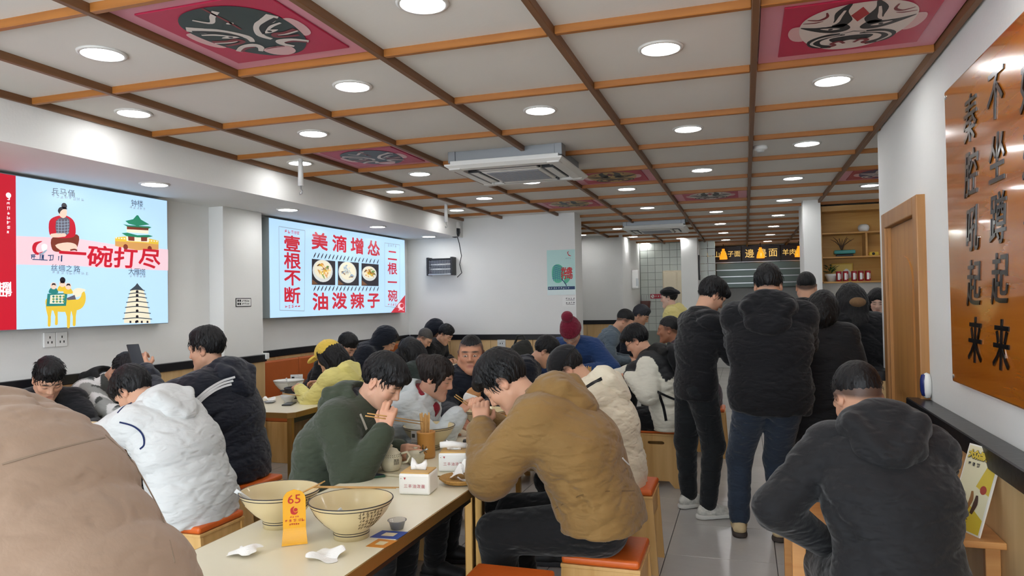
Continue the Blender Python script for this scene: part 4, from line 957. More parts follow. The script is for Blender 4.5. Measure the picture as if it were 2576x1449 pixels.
def ik(sh,wr,l1,l2,pole):
    v=wr-sh; D=np.linalg.norm(v); mx=(l1+l2)*.985
    if D>mx: wr=sh+v/D*mx; D=mx; v=wr-sh
    if D<.12: D=.12
    u=nrm(v); a=(l1*l1-l2*l2+D*D)/(2*D); hh=math.sqrt(max(l1*l1-a*a,1e-6)); p=np.asarray(pole,float); p=nrm(p-(p@u)*u)
    return sh+u*a+p*hh, wr
def join(parts):
    Vs=[];Qs=[];Cs=[];b=0
    for V,Q,C in parts: Vs.append(V);Qs.append(Q+b);Cs.append(C);b+=len(V)
    return np.concatenate(Vs),np.concatenate(Qs),np.concatenate(Cs)
M['skin']=mat('skin','C99B80',.5,attr=True,bump=(180,.06),spec=.35,sss=.08)
def wrinkle(m,strength=.6,scale=11,dist=.022):
    """cloth wrinkles: stretched ridged noise plus a fine weave unevenness"""
    N=m.node_tree.nodes; L=m.node_tree.links; b=N['Principled BSDF']; tc=N.new('ShaderNodeTexCoord'); prev=None
    for (sc,rot,sx,st) in ((scale,(.5,.3,.4),(1,1,2.6),1.0),(scale*1.7,(-.6,.2,-.5),(1,1,2.2),.6),(scale*7,(0,0,0),(1,1,1),.16)):
        mp=N.new('ShaderNodeMapping'); mp.inputs['Rotation'].default_value=rot; mp.inputs['Scale'].default_value=sx; L.new(tc.outputs['Object'],mp.inputs[0])
        nz=N.new('ShaderNodeTexNoise'); nz.inputs['Scale'].default_value=sc; nz.inputs['Detail'].default_value=3; nz.inputs['Distortion'].default_value=.5
        if st>.2: nz.noise_type='RIDGED_MULTIFRACTAL'
        L.new(mp.outputs[0],nz.inputs['Vector']); bp=N.new('ShaderNodeBump'); bp.inputs['Strength'].default_value=strength*st; bp.inputs['Distance'].default_value=dist; bp.invert=st>.2
        L.new(nz.outputs[0],bp.inputs['Height'])
        if prev is not None: L.new(prev.outputs[0],bp.inputs['Normal'])
        prev=bp
    L.new(prev.outputs[0],b.inputs['Normal']); return m
def fabric(name,c,rough=.85,bump=.55,scale=11,var=.12,sheen=.15,spec=.25):
    if bpy.data.materials.get('cloth_'+name): return bpy.data.materials['cloth_'+name]
    return wrinkle(mat('cloth_'+name,c,rough,var=(5,var),sheen=sheen,spec=spec),bump,scale)
def hairmat(name,c): return mat('hair_'+name,c,.5,bump=(70,.5,(1,1,.25),3),spec=.3)
HB=hairmat('black','0E0E10'); HBR=hairmat('brown_black','1D1614')
def tufts(R,c,s,n,seed,length=(.025,.05),region='top',flow=(0,.3,0),w=.006):
    """tapered hair locks lying on the scalp"""
    r=random.Random(seed); v=[];f=[]
    for i in range(n):
        while True:
            th=r.uniform(0,2*math.pi); ph=r.uniform(0,1.9)
            p=V3(math.sin(ph)*math.sin(th),math.sin(ph)*math.cos(th),math.cos(ph))
            q=V3(0,-.014,.034)+p*V3(.082,.102,.094)
            if q[1]>.055 and q[2]<.055: continue
            if q[2]<.0 and q[1]>-.03: continue
            if q[2]<-.045: continue
            break
        t=V3(0,0,-1)-(V3(0,0,-1)@p)*p if ph>.35 else V3(flow[0]+r.uniform(-.5,.5),flow[1]+.6,0); t=nrm(nrm(t)+V3(*flow)+V3(r.uniform(-.4,.4),r.uniform(-.4,.4),0)); t=nrm(t-(t@p)*p*.8)
        L=r.uniform(*length); lift=r.uniform(.05,.35)
        pts=[c+R@((q-p*.004)*s),c+R@((q+t*L*.5+p*L*lift*.35)*s),c+R@((q+t*L+p*L*(lift*.4-.18))*s)]
        tube_vf(pts,[w*s,w*.75*s,.0008],4,v,f,.55)
    V=np.array([tuple(x) for x in v]); Q=np.array([x for x in f if len(x)==4]); return V,Q
def person(label, head, face, seat=True, lean=None, hunch=22, pitch=20, hyaw=0, hroll=0, s=1.0, lh=None, rh=None, lpole=None, rpole=None,
           top='black', bottom='trouser_black', thick=.03, quilt=None, fold=.008, hood=None, coat=.0, hair='short', hairm=None, look=dict(stubble=.7), skin=None, res=1.0,
           hips=None, legs=None, shoes=None, lcurl=35, rcurl=35, lpalm=None, rpalm=None, ldir=None, rdir=None, pinch='', side=0, seed=1, zhip=None, twist=0, tuft=0, collar=True, foldf=(20,31,47), sl=None, wide=1.0, feet=True, hoodsz=1.0, flow=(0,.3,0), shoulder=1.0, hoodm=None):
    th=math.radians(face); RZ=np.array([[math.cos(th),-math.sin(th),0],[math.sin(th),math.cos(th),0],[0,0,1]])
    zh=(zhip if zhip else (.555 if seat else .93))*s; HR=rotm(hyaw,pitch,hroll); skin=SKIN if skin is None else V3(*srgb(skin))
    def spine(l):
        d1=math.radians(l*.85); d2=math.radians(l+hunch); sx=math.radians(side)
        v1=nrm(V3(math.sin(sx),math.sin(d1),math.cos(d1))); v2=nrm(V3(math.sin(sx)*1.3,math.sin(d2),math.cos(d2)))
        hip=V3(0,0,zh); mid=hip+v1*.27*s; nb=mid+v2*.25*s
        hc=nb+v2*.055*s+HR@(V3(0,.018,.105)*s); return hip,mid,nb,hc,v1,v2
    if lean is None:
        a,b=-15.,88.
        for _ in range(30):
            m=(a+b)/2
            if spine(m)[3][2]>head[2]: a=m
            else: b=m
        lean=(a+b)/2
    hip,mid,nb,hc,v1,v2=spine(lean)
    loc=np.asarray(head,float)-RZ@hc; loc[2]=0
    root=empty('person',tuple(loc),th,label,'person')
    W2L=lambda p: RZ.T@(np.asarray(p,float)-loc)
    bk=nrm(np.cross(v2,V3(1,0,0))); bk=bk if bk[1]<0 else -bk            # towards the back
    X=V3(1,0,0); tw=math.radians(twist); Xs=nrm(V3(math.cos(tw),math.sin(tw),0)-v2*(V3(math.cos(tw),math.sin(tw),0)@v2))
    sho={q: nb-v2*.055*s+Xs*q*.165*s*shoulder for q in (-1,1)}
    # hands
    W={}; EL={}
    for q,tg,pl in ((-1,lh,lpole),(1,rh,rpole)):
        t=W2L(tg) if tg is not None else (V3(q*.14,.36,.78)*s if seat else V3(q*.25,.06,.82)*s)
        EL[q],W[q]=ik(sho[q],t,.28*s,.25*s,pl if pl is not None else V3(q*.7,-.35,-1))
    R1=res
    # legs
    hj={q:V3(q*.09*s,0,zh-.02*s) for q in (-1,1)}
    if legs is None:
        if seat: legs={q:(V3(q*.13*s,.40*s,.50*s),V3(q*.13*s,.36*s,.09)) for q in (-1,1)}
        else: legs={q:(V3(q*.10*s,.02,.50*s),V3(q*.11*s,-.01,.09)) for q in (-1,1)}
    else: legs={q:(W2L(legs[q][0]),W2L(legs[q][1])) for q in (-1,1)}
    # --- body (one skin mesh: head, neck, core, limbs, hands)
    parts=[head_mesh((.0042 if res<=1 else .006 if res<=1.6 else .008)*1.0,HR,hc,s,skin,nb,look,seed)]
    B=SDF(.028); B.cone(hip,mid,.10*s,.10*s,.05,side=X,w=1.25); B.cone(mid,nb-v2*.05,.10*s,.085*s,.05,side=Xs,w=1.4)
    for q in (-1,1):
        B.cone(sho[q],EL[q],.045*s,.038*s,.02); B.cone(EL[q],W[q],.038*s,.03*s,.02); B.cone(hj[q],legs[q][0],.075*s,.055*s,.02); B.cone(legs[q][0],legs[q][1],.052*s,.04*s,.02)
    V,Q=B.mesh(); parts.append((V,Q,np.tile(skin,(len(V),1))))
    for q,dr,pn,cu in ((-1,ldir,lpalm,lcurl),(1,rdir,rpalm,rcurl)):
        fa=nrm(W[q]-EL[q]); dd=RZ.T@np.asarray(dr,float) if dr is not None else fa+V3(0,.2,-.1); nn=RZ.T@np.asarray(pn,float) if pn is not None else V3(-q*.6,.1,-.8)
        parts.append(hand_mesh(.0042 if res<=1 else .006,W[q]+fa*.015*s,dd,nn,q>0,s,skin,cu,fore=W[q]-fa*.05*s,pinch=('l' if q<0 else 'r') in pinch))
    V,Q,C=join(parts); link('body',npmesh('body',V,Q,C),M['skin'],root)
    # --- jacket
    t=thick*s; J=SDF(.0105*R1); qa=lambda n:(n,quilt) if quilt else None; r0=.093*s
    zl=zh-.10*s-coat
    low=V3(0,-.01*s,zl-.06)
    J.cone(low,hip+v1*.02,(r0+t)*wide*(1.02 if seat or coat>.2 else .94),(r0+t)*wide,.04,side=X,w=1.62,quilt=qa(2+int(coat*8)))
    J.cone(hip,mid,(r0+t)*wide,(r0+t)*wide,.05,side=X,w=1.60,quilt=qa(3)); J.cone(mid,nb-v2*.09*s,(r0+t)*wide,(r0+.004+t),.05,side=Xs,w=1.66,quilt=qa(3))
    J.cone(sho[-1],sho[1],.054*s+t*.6,.054*s+t*.6,.05); J.cone(nb-v2*.09*s+bk*.015*s,nb-v2*.01*s,.085*s+t*.6,.060*s+t*.35,.04,side=Xs,w=1.3)
    for q in (-1,1):
        J.cone(sho[q],EL[q],.055*s+t*.8,.047*s+t*.7,.018,quilt=qa(3)); J.cone(EL[q],W[q],.048*s+t*.7,.036*s+t*.42,.02,quilt=qa(3))
        fa=nrm(W[q]-EL[q]); J.cone(W[q]-fa*.028,W[q]+fa*.0,.034*s+t*.35,.036*s+t*.35,.006)
    if collar:
        ct=nb+v2*.015*s; fr=nrm(np.cross(Xs,v2)); fr=fr if fr[1]>0 else -fr
        pts=[ct+fr*(math.sin(a)*.066*s)+Xs*math.cos(a)*.070*s-v2*(.02*s*max(0,math.sin(a))) for a in np.linspace(0,2*math.pi,13)]
        J.chain(pts,[.016*s+t*.25]*13,.012)
    if hood=='up':
        T=lambda p: hc+HR@(np.asarray(p,float)*s); J.ell(T((0,-.028,.022)),V3(.112,.132,.135)*s,HR,.04); J.cone(T((0,-.03,-.06)),nb,.105*s,.10*s,.05)
        J.ell(T((0,.115,-.012)),V3(.074,.105,.102)*s,HR,.012,True); J.ell(T((0,.02,-.02)),V3(.084,.10,.115)*s,HR,.01,True)
    else: J.cone(hc+HR@(V3(0,-.02,-.05)*s),nb+v2*.10*s,.05*s,.06*s,.015,sub=True)
    J.half(V3(0,0,max(zl,.462) if seat else zl),(0,0,-1),.012)
    fn=folds(seed,foldf); V,Q=J.mesh(fn,fold); jk=link('jacket',npmesh('jacket',V,Q),M[top],root)
    if hood=='down':
        hs=hoodsz; HRb=np.stack([Xs,-bk,v2],1); Hd=SDF(.0085*R1); ct=nb+v2*.022*s
        aa=np.linspace(-.75,math.pi+.75,13)
        pts=[ct+bk*(math.sin(a)*.082*s)+Xs*math.cos(a)*(.082+.012*hs)*s-v2*(.055*s*(1-math.sin(a))*.8) for a in aa]
        Hd.chain([p_+v2*.018*s for p_ in pts],[(.018+.010*max(0,math.sin(a)))*s*hs+t*.16 for a in aa],.02)
        Hd.ell(nb+bk*(.075*s+t*.55)-v2*.030*s*hs,V3(.126*hs,.046*hs+t*.3,.088*hs)*s,HRb@rotm(0,-16,0),.022); Hd.ell(nb+bk*(.080*s+t*.9)-v2*.095*s*hs,V3(.098*hs,.036*hs+t*.3,.075*hs)*s,HRb@rotm(0,-4,0),.03)
        for q in (-1,1): Hd.cone(nb+bk*(.10*s+t)+Xs*q*.085*s*hs-v2*.03*s*hs,nb+bk*(.10*s+t)+Xs*q*.02*s-v2*.145*s*hs,.030*s*hs,.022*s*hs,.02)
        Hd.ell(nb+bk*.045*s+v2*.075*s,V3(.078,.05,.062)*s,HRb,.012,True)
        Hd.cone(hc+HR@(V3(0,-.01,-.03)*s),nb+v2*.03*s,.078*s,.066*s,.012,sub=True)
        V,Q=Hd.mesh(folds(seed+9,(18,30),.4),fold*.8); link('hood',npmesh('hood',V,Q),M[hoodm or top],jk)
    # --- trousers
    Tm=SDF(.014*R1); tk=.012
    Tm.cone(hj[-1]+V3(.02,0,0),hj[1]-V3(.02,0,0),.115*s,.115*s,.05)
    for q in (-1,1): Tm.cone(hj[q],legs[q][0],.098*s+tk,.070*s+tk,.03); Tm.cone(legs[q][0],legs[q][1]+V3(0,0,.02),.066*s+tk,.05*s+tk,.03)
    if seat: Tm.half(V3(0,0,.447*s),V3(0,-.0,-1),.02) if False else None
    V,Q=Tm.mesh(folds(seed+5,(24,36)),.007); link('trousers',npmesh('trousers',V,Q),M[bottom],root)
    # --- shoes
    if feet:
        for q in (-1,1):
            an=legs[q][1]; kn=legs[q][0]; fd=nrm(V3(q*.12,1,0)) if shoes is None or len(shoes)<4 else RZ.T@V3(*shoes[3][q])
            a0=V3(an[0],an[1],0)
            Sh=SDF(.006 if res<=1 else .01); Sh.cone(a0-fd*.04+V3(0,0,.05),a0+fd*.05+V3(0,0,.055),.040*s,.042*s,.02); Sh.cone(a0+fd*.05+V3(0,0,.055),a0+fd*.16+V3(0,0,.04),.042*s,.032*s,.02,side=np.cross(fd,V3(0,0,1)),w=1.2); Sh.cone(a0-fd*.03+V3(0,0,.06),a0-fd*.02+V3(0,0,.10),.036*s,.034*s,.02); Sh.half(V3(0,0,.024),(0,0,-1),.004)
            V,Q=Sh.mesh(); o=link('shoe',npmesh('shoe',V,Q),M[(shoes or ('shoe_black','sole_black'))[0]],root)
            So=SDF(.006 if res<=1 else .01); So.cone(a0-fd*.045+V3(0,0,.018),a0+fd*.165+V3(0,0,.018),.046*s,.044*s,.01); So.half(V3(0,0,.032),(0,0,1),.004); So.half(V3(0,0,.002),(0,0,-1),.002)
            V,Q=So.mesh(); link('sole',npmesh('sole',V,Q),M[(shoes or ('shoe_black','sole_black'))[1]],o)
    # --- hair
    hm=hairm or HB
    if hair:
        T=lambda p: hc+HR@(np.asarray(p,float)*s); Hs=SDF(.0055 if res<=1 else .0075); e=lambda p,r,k=.015,sub=False,RR=None: Hs.ell(T(p),np.asarray(r)*s,HR if RR is None else HR@RR,k*s,sub)
        if hair in ('short','spiky','crop','fringe'):
            tk={'crop':.003,'short':.013,'spiky':.012,'fringe':.016}[hair]
            e((0,-.020,.042),(.0765+tk*.35,.0965+tk*.6,.087+tk)); 
            if hair!='crop': e((0,.0,.088+tk),(.062,.082,.040),.03)
            if hair=='fringe': Hs.chain([T((-.05,.066,.082)),T((-.015,.088,.078)),T((.03,.084,.076)),T((.055,.062,.066))],[.021*s,.020*s,.020*s,.017*s],.025); Hs.chain([T((-.03,.085,.072)),T((-.02,.096,.052))],[.015*s,.006*s],.02); Hs.chain([T((.02,.086,.072)),T((.03,.09,.05))],[.014*s,.006*s],.02)
            e((0,.132,-.022),(.082,.072,.082),.010,True)                                   # forehead and face
            Hs.half(T((0,-.05,-.048)),HR@V3(0,.35,-1),.012*s)                              # nape line
            for x in (-1,1): e((x*.088,.006,-.052),(.034,.044,.056),.010,True); e((x*.105,-.02,-.02),(.030,.06,.05),.012,True)
        elif hair in ('long','bob'):
            e((0,-.016,.036),(.090,.112,.103)); e((0,-.055,-.03),(.085,.07,.10),.04)
            dn=RZ.T@V3(0,0,-1); bt=T((0,-.085,-.06)); ln=.34 if hair=='long' else .12
            Hs.chain([T((0,-.07,.0)),bt,bt+dn*ln*.5*s+bk*.045*s,bt+dn*ln*s+bk*.05*s],[.085*s,.08*s,.085*s,.06*s],.04,side=X,w=1.25)
            for x in (-1,1): Hs.chain([T((x*.07,.03,.05)),T((x*.085,.02,-.02)),T((x*.088,-.01,-.10))],[.022*s,.02*s,.016*s],.03)
            e((0,.125,-.03),(.066,.085,.10),.012,True)
        elif hair=='bun':
            e((0,-.016,.036),(.086,.108,.099)); e((0,.125,-.025),(.075,.08,.092),.012,True); e((0,.03,-.125),(.13,.10,.10),.015,True); e((0,-.115,.06),(.045,.04,.045),.02)
            for x in (-1,1): Hs.chain([T((x*.066,.055,.05)),T((x*.078,.045,-.01)),T((x*.074,.04,-.06))],[.013*s,.011*s,.006*s],.01)
        fn=strands(seed); V,Q=Hs.mesh(lambda p:fn(((p-hc)@HR)/s),.0035 if hair!='crop' else .001)
        if tuft:
            v2_,q2_=tufts(HR,hc,s,tuft,seed,(.03,.055) if hair!='crop' else (.008,.014),flow=flow,w=.0036 if hair!='crop' else .0015); Q=np.concatenate([Q,q2_+len(V)]); V=np.concatenate([V,v2_])
        link('hair',npmesh('hair',V,Q),hm,root)
    info=dict(root=root,hc=hc,HR=HR,nb=nb,v2=v2,bk=bk,W=W,EL=EL,sho=sho,hip=hip,mid=mid,s=s,RZ=RZ,loc=loc,T=lambda p: hc+HR@(np.asarray(p,float)*s),lean=lean,Xs=Xs)
    return info
def hat(i,kind,m,m2=None):
    T,HR,s=i['T'],i['HR'],i['s']; S=SDF(.006)
    if kind=='cap':
        S.ell(T((0,-.014,.045)),V3(.100,.122,.106)*s,HR,.01); S.half(T((0,0,.035)),HR@V3(0,-.15,-1),.006); V,Q=S.mesh(); o=link('cap',npmesh('cap',V,Q),m,i['root'])
        B=SDF(.005); B.ell(T((0,.125,.032)),V3(.072,.075,.028)*s,HR@rotm(0,10,0),.01); B.ell(T((0,.115,.012)),V3(.082,.09,.030)*s,HR@rotm(0,10,0),.006,True); V,Q=B.mesh(); link('brim',npmesh('brim',V,Q),m,o)
        b=T((0,-.014,.152)); S=SDF(.004); S.ell(b,V3(.009,.009,.005)*s,HR,.002); V,Q=S.mesh(); link('button',npmesh('button',V,Q),m,o)
    if kind=='beanie':
        S.ell(T((0,-.015,.06)),V3(.095,.113,.115)*s,HR,.01); S.half(T((0,0,.022)),HR@V3(0,-.1,-1),.006); V,Q=S.mesh(lambda p: np.sin(np.arctan2(*(((p-T((0,-.015,0)))@HR).T[:2]))*38),.0022); o=link('beanie',npmesh('beanie',V,Q),m,i['root'])
        S=SDF(.006); S.ell(T((0,-.015,.045)),V3(.102,.12,.06)*s,HR,.01); S.half(T((0,0,.018)),HR@V3(0,-.1,-1),.006); S.half(T((0,0,.072)),HR@V3(0,.1,1),.006); V,Q=S.mesh(lambda p: np.sin(np.arctan2(*(((p-T((0,-.015,0)))@HR).T[:2]))*38),.0022); link('cuff',npmesh('cuff',V,Q),m,o)
        S=SDF(.006); S.ell(T((0,-.02,.205)),V3(.055,.055,.052)*s,HR,.01); V,Q=S.mesh(folds(3,(120,200)),.004); link('pompom',npmesh('pompom',V,Q),m,o)
    if kind=='beret':
        S.ell(T((0,-.03,.065)),V3(.105,.135,.065)*s,HR@rotm(0,-14,0),.01); S.half(T((0,0,.02)),HR@V3(0,-.1,-1),.006); V,Q=S.mesh(folds(4,(30,50)),.003); link('beret',npmesh('beret',V,Q),m,i['root'])
def glasses(i,m):
    T=i['T']; v=[];f=[]
    for x in (-1,1):
        pts=[T((x*.032+.021*math.cos(a),.098-abs(math.cos(a))*.002,.004+.017*math.sin(a))) for a in np.linspace(0,2*math.pi,17)]; tube_vf(pts,.0016*i['s'],5,v,f)
        tube_vf([T((x*.054,.094,.008)),T((x*.075,.04,.008)),T((x*.082,-.015,.004))],.0016*i['s'],5,v,f)
    tube_vf([T((-.011,.100,.006)),T((0,.102,.008)),T((.011,.100,.006))],.0014*i['s'],5,v,f); pydata('glasses',v,f,m,i['root'],True)
def chop(pa,pb,label=None,group=None,m=None,r=(.0032,.0022)):
    o=tube('chopstick',[pa,tuple((Vector(pa)+Vector(pb))/2),pb],[r[0],(r[0]+r[1])/2,r[1]],m or M['bamboo'],None,6)
    return o
# ------------------------------------------------------------------ clothes
for k,(c,kw) in dict(black=('101115',{}),black2=('18191C',dict(rough=.7)),navy=('121722',{}),navyj=('141926',dict(rough=.6)),green=('3D4537',{}),brown=('8A6B3D',dict(rough=.75)),white=('D3D5D4',dict(rough=.55,var=.05)),
  cream=('E8DFC8',dict(var=.06,rough=.7)),grey=('C9D0D2',dict(var=.06)),beige=('A48B77',dict(rough=.6,var=.06,bump=.3)),yellow=('E6DA86',dict(var=.06)),blue=('25406F',{}),shirt=('5D6B76',{}),dkgreen=('2C3632',{}),maroon=('3A2430',{}),yellow2=('E3D58C',dict(var=.05)),
  trouser_black=('131416',{}),jeans=('2B3646',dict(var=.2)),cargo=('1C2023',dict(var=.3)),camo=('5A5D58',dict(var=.5))).items(): M[k]=fabric(k,c,**kw)
M['twotone']=wrinkle(mat('cloth_twotone','FFFFFF',.7,attr=True,var=(5,.08)),.35)
M['camo2']=mat('cloth_camo_print','FFFFFF',.8,attr=True,bump=(18,.25,None,6))
M['shoe_black']=mat('shoe_black','1B1B1C',.6); M['sole_black']=mat('sole_black','26262A',.7); M['shoe_tan']=mat('shoe_tan','C9B48C',.7,var=(20,.2)); M['shoe_white']=mat('shoe_white','D5D4CC',.55,var=(30,.35)); M['sole_white']=mat('sole_white','D9D8D2',.6); M['sole_brown']=mat('sole_brown','3A312C',.7)
M['bamboo']=mat('bamboo','C99A58',.5,var=(30,.15)); M['sock']=mat('sock','A9A9AC',.9)
M['redcloth']=fabric('red','8E1F2E'); M['yelcap']=fabric('yelcap','E0BE52',var=.05); M['redbean']=fabric('redbean','7A1C33')
PP={}
H=lambda p: (p.x,p.y,p.z)
PP['beige']=person('person in beige puffer jacket leaning over at the left foreground edge',(-1.70,.95,0),90,seat=False,lean=50,hunch=20,pitch=40,top='beige',thick=.062,quilt=.013,hair='short',lh=(-1.55,.80,.85),rh=(-1.55,1.15,.85),seed=3,s=1.06)
PP['white']=person('person in white puffer jacket with blue piping, hunched with back to the camera',H(on_x(338,985,-3.12)),88,pitch=48,hunch=20,top='white',thick=.055,quilt=.008,fold=.006,hood='down',hair='fringe',tuft=180,lh=(-3.55,3.0,.82),rh=(-3.55,3.3,.84),seed=11,s=1.02,hoodsz=1.15,bottom='trouser_black')
PP['stripe']=person('man in black jacket with three white shoulder stripes holding up a phone',H(on_x(520,880,-3.25)),95,pitch=12,hunch=12,top='navyj',thick=.055,quilt=.006,fold=.007,hood='down',hair='spiky',flow=(0,.2,.45),tuft=220,lh=(-3.60,3.62,1.14),rh=(-3.55,4.0,.95),seed=12,s=1.06,hoodsz=1.2,hyaw=8,ldir=(-.5,.1,.85),lpalm=(-.5,.7,.2),lcurl=55)
def camo(V,i):
    a=np.sin(V[:,0]*31+2*np.sin(V[:,2]*23))+np.sin(V[:,2]*37+2*np.sin(V[:,1]*29+V[:,0]*11)); b=np.sin(V[:,1]*43+1.5*np.sin(V[:,0]*33))
    c=np.tile(V3(.30,.31,.29),(len(V),1)); c[a>.3]=V3(.05,.055,.05); c[b>.5]=V3(.7,.7,.68); c[(np.abs(V[:,0])<.13)&(V[:,1]<i['nb'][1]-.02)]=V3(.012,.014,.02); return c
PP['camo']=person('diner in camouflage and black jacket bending low by the left wall',H(on_x(312,935,-4.12)),-88,pitch=62,hunch=25,top='camo2',thick=.04,hair='short',tuft=160,lh=(-3.75,4.05,.82),rh=(-3.8,3.8,.84),seed=13,hood='down')
PP['leftman']=person('man with spiky black hair looking down at the far left by the wall socket',H(on_x(122,955,-4.12)),-118,pitch=36,hunch=15,top='black',thick=.035,hair='spiky',tuft=320,seed=14,look=dict(brow=1.0),hyaw=0,lh=(-3.8,3.35,.82),rh=(-3.85,3.1,.82),flow=(0,.2,.7))
PP['yellow']=person('person in yellow cap and yellow hooded jacket at the left wall table',H(on_x(826,898,-3.3)),92,pitch=22,hunch=15,top='yellow',thick=.045,hood='down',hair='long',seed=15,lh=(-3.55,5.2,.84),rh=(-3.5,5.5,.84),s=.96)
hat(PP['yellow'],'cap',M['yelcap'])
PP['spik']=person('dark-haired diner half hidden behind the yellow cap',H(on_y(872,872,6.3)),-100,pitch=40,top='black',hair='spiky',tuft=120,seed=16,res=1.6,flow=(0,.1,.8))
PP['hood1']=person('hooded person in black sitting before the corner of the noodle photo sign',H(on_y(972,858,7.35)),-75,pitch=40,hunch=25,top='navy',thick=.055,hood='up',hair='short',seed=17,res=1.5,s=1.08)
PP['longhair']=person('woman with long black hair sitting with her back to the camera',H(on_y(1030,885,6.2)),75,pitch=20,hunch=12,top='dkgreen',thick=.04,hair='long',seed=18,res=1.4,s=.97)
PP['greyhair']=person('grey-haired man in navy hooded coat eating near the back wall corner',H(on_y(1068,852,8.35)),-85,pitch=45,hunch=22,top='navy',thick=.05,hair='crop',hairm=hairmat('grey','4A4744'),seed=19,res=1.6,hood='down')
PP['capman']=person('man in black looking down in front of the black rail on the back wall',H(on_y(1120,842,8.7)),-95,pitch=38,hunch=18,top='black',thick=.04,hair='short',seed=20,res=1.7)
PP['behindcap']=person('dark-haired person mostly hidden behind the man at the back wall rail',H(on_y(1095,832,8.98)),-90,pitch=45,top='navy',thick=.05,hood='up',hair='short',seed=21,res=1.8)
PP['facing']=person('middle-aged man with cropped hair facing the camera in a dark navy coat',H(on_y(1185,892,4.75)),-163,pitch=4,hunch=8,top='navy',thick=.05,hair='crop',seed=22,look=dict(w=1.08,jaw=1.2,stubble=.75,brow=1.0,eye=.0045),skin='B98468',s=1.06,lh=(-1.62,4.45,.85),rh=(-1.8,4.4,.80))
PP['green']=person('man in dark green coat bringing chopsticks to his mouth',H(on_x(962,962,-1.70)),-88,pitch=34,hunch=22,top='green',thick=.05,fold=.006,hood='down',hair='fringe',tuft=380,seed=23,s=1.03,rh=H(on_x(962,1092,-1.60)),rpole=(.25,-.1,-1),lh=(-1.70,3.32,.80),lpalm=(1,-.2,0),rdir=(.15,.15,.95),rpalm=(-.2,.95,.2),rcurl=62,pinch='r',look=dict(w=1.04),skin='D3A58B',flow=(0,.5,0))
PP['woman']=person('woman in pale grey jacket with red scarf lifting noodles with chopsticks',H(on_x(1098,950,-1.72)),-85,pitch=22,hunch=15,top='grey',thick=.05,quilt=.006,fold=.006,hood='down',hair='bun',hairm=HBR,tuft=240,look=dict(w=.95,jaw=.82),seed=24,s=.98,rh=H(on_x(1150,1045,-1.58)),rpole=(.35,-.1,-1),lh=(-1.72,4.05,.80),lpalm=(1,-.2,0),rdir=(.6,.3,.6),rpalm=(.2,.6,-.6),rcurl=60,pinch='r',skin='C99A82')
PP['brown']=person('large man in brown hooded coat bending over his bowl',H(on_y(1272,962,3.12)),92,pitch=48,hunch=24,top='brown',thick=.062,hood='down',hair='fringe',tuft=380,seed=25,s=1.09,lh=H(on_y(1212,1085,3.12)),lpole=(-.8,-.15,-.8),rh=H(on_y(1222,1062,3.32)),lcurl=60,rcurl=60,rdir=(-.1,-.2,.95),ldir=(-.1,.2,.95),hoodsz=1.15,wide=1.05,coat=-.09,fold=.007)
PP['cream']=person('diner in cream puffer and black cap bending behind the brown coat',H(on_y(1432,930,4.25)),92,pitch=52,hunch=24,top='cream',thick=.05,quilt=.007,fold=.006,hood='down',hair='short',seed=26,s=1.0,lh=(-1.3,4.15,.84),rh=(-1.3,4.5,.84),hoodsz=1.15)
hat(PP['cream'],'cap',fabric('blkcap','17181B'))
PP['navy']=person('dark-haired diner in navy coat eating with head turned down to the right',H(on_y(1372,885,6.1)),-76,pitch=42,hunch=22,top='navy',thick=.045,hair='fringe',seed=27,res=1.2,tuft=120,hood=None)
PP['redhat']=person('person in dark red pompom beanie and blue coat looking down',H(on_y(1437,838,7.15)),178,pitch=46,hunch=22,top='blue',thick=.055,hair='short',seed=28,res=1.3,s=1.08,skin='C79C84',lpole=(-1,-.2,-.4),rpole=(1,-.2,-.4))
hat(PP['redhat'],'beanie',M['redbean']); glasses(PP['redhat'],M['metal'])
PP['shirt']=person('man in grey-blue shirt bending at the far table before the blue-white wall',H(on_y(1572,808,8.5)),-80,pitch=38,hunch=18,s=1.08,top='shirt',thick=.015,hair='crop',seed=29,res=1.4,zhip=.62,tuft=50)
PP['far1']=person('grey-haired diner in profile in front of the kitchen tiles',H(on_y(1612,795,9.7)),-95,pitch=30,s=1.08,top='navy',thick=.03,hair='short',hairm=hairmat('grey2','2C2E36'),seed=30,res=1.6,zhip=.62)
def two(V,i):
    c=np.tile(V3(*srgb('E6E2D2')),(len(V),1)); d=(V-i['mid'])@i['v2']; lat=np.abs(V[:,0]); c[(d>.0)&(lat<.24)&(V[:,1]<i['nb'][1]+.25)]=V3(.012,.013,.016); return c
PP['backpack']=person('diner in white and black puffer wearing a black backpack and glasses',H(on_y(1602,858,6.2)),84,pitch=34,hunch=20,top='twotone',thick=.055,quilt=.008,fold=.006,hair='fringe',tuft=180,seed=31,s=1.02,lh=H(on_y(1585,945,6.0)),rh=(-1.25,6.5,.82),ldir=(-.9,.1,-.1),lpalm=(0,0,-1),lcurl=22,hood='down',skin='D2A084')
glasses(PP['backpack'],M['dark'])
PP['far2']=person('man in dark jacket with tanned face looking left beside the standing queue',H(on_y(1682,830,7.4)),88,s=1.08,pitch=8,hunch=10,top='maroon',thick=.03,hair='crop',seed=32,res=1.3,look=dict(stubble=.6),skin='A9765A',tuft=50)
PP['beret']=person('woman in pale yellow hooded jacket and black beret standing by the kitchen',H(on_y(1682,742,9.5)),86,seat=False,lean=6,hunch=6,pitch=8,top='yellow2',thick=.045,hood='down',hair='short',seed=33,res=1.4,s=.97,skin='DDB7A4')
hat(PP['beret'],'beret',M['black'])
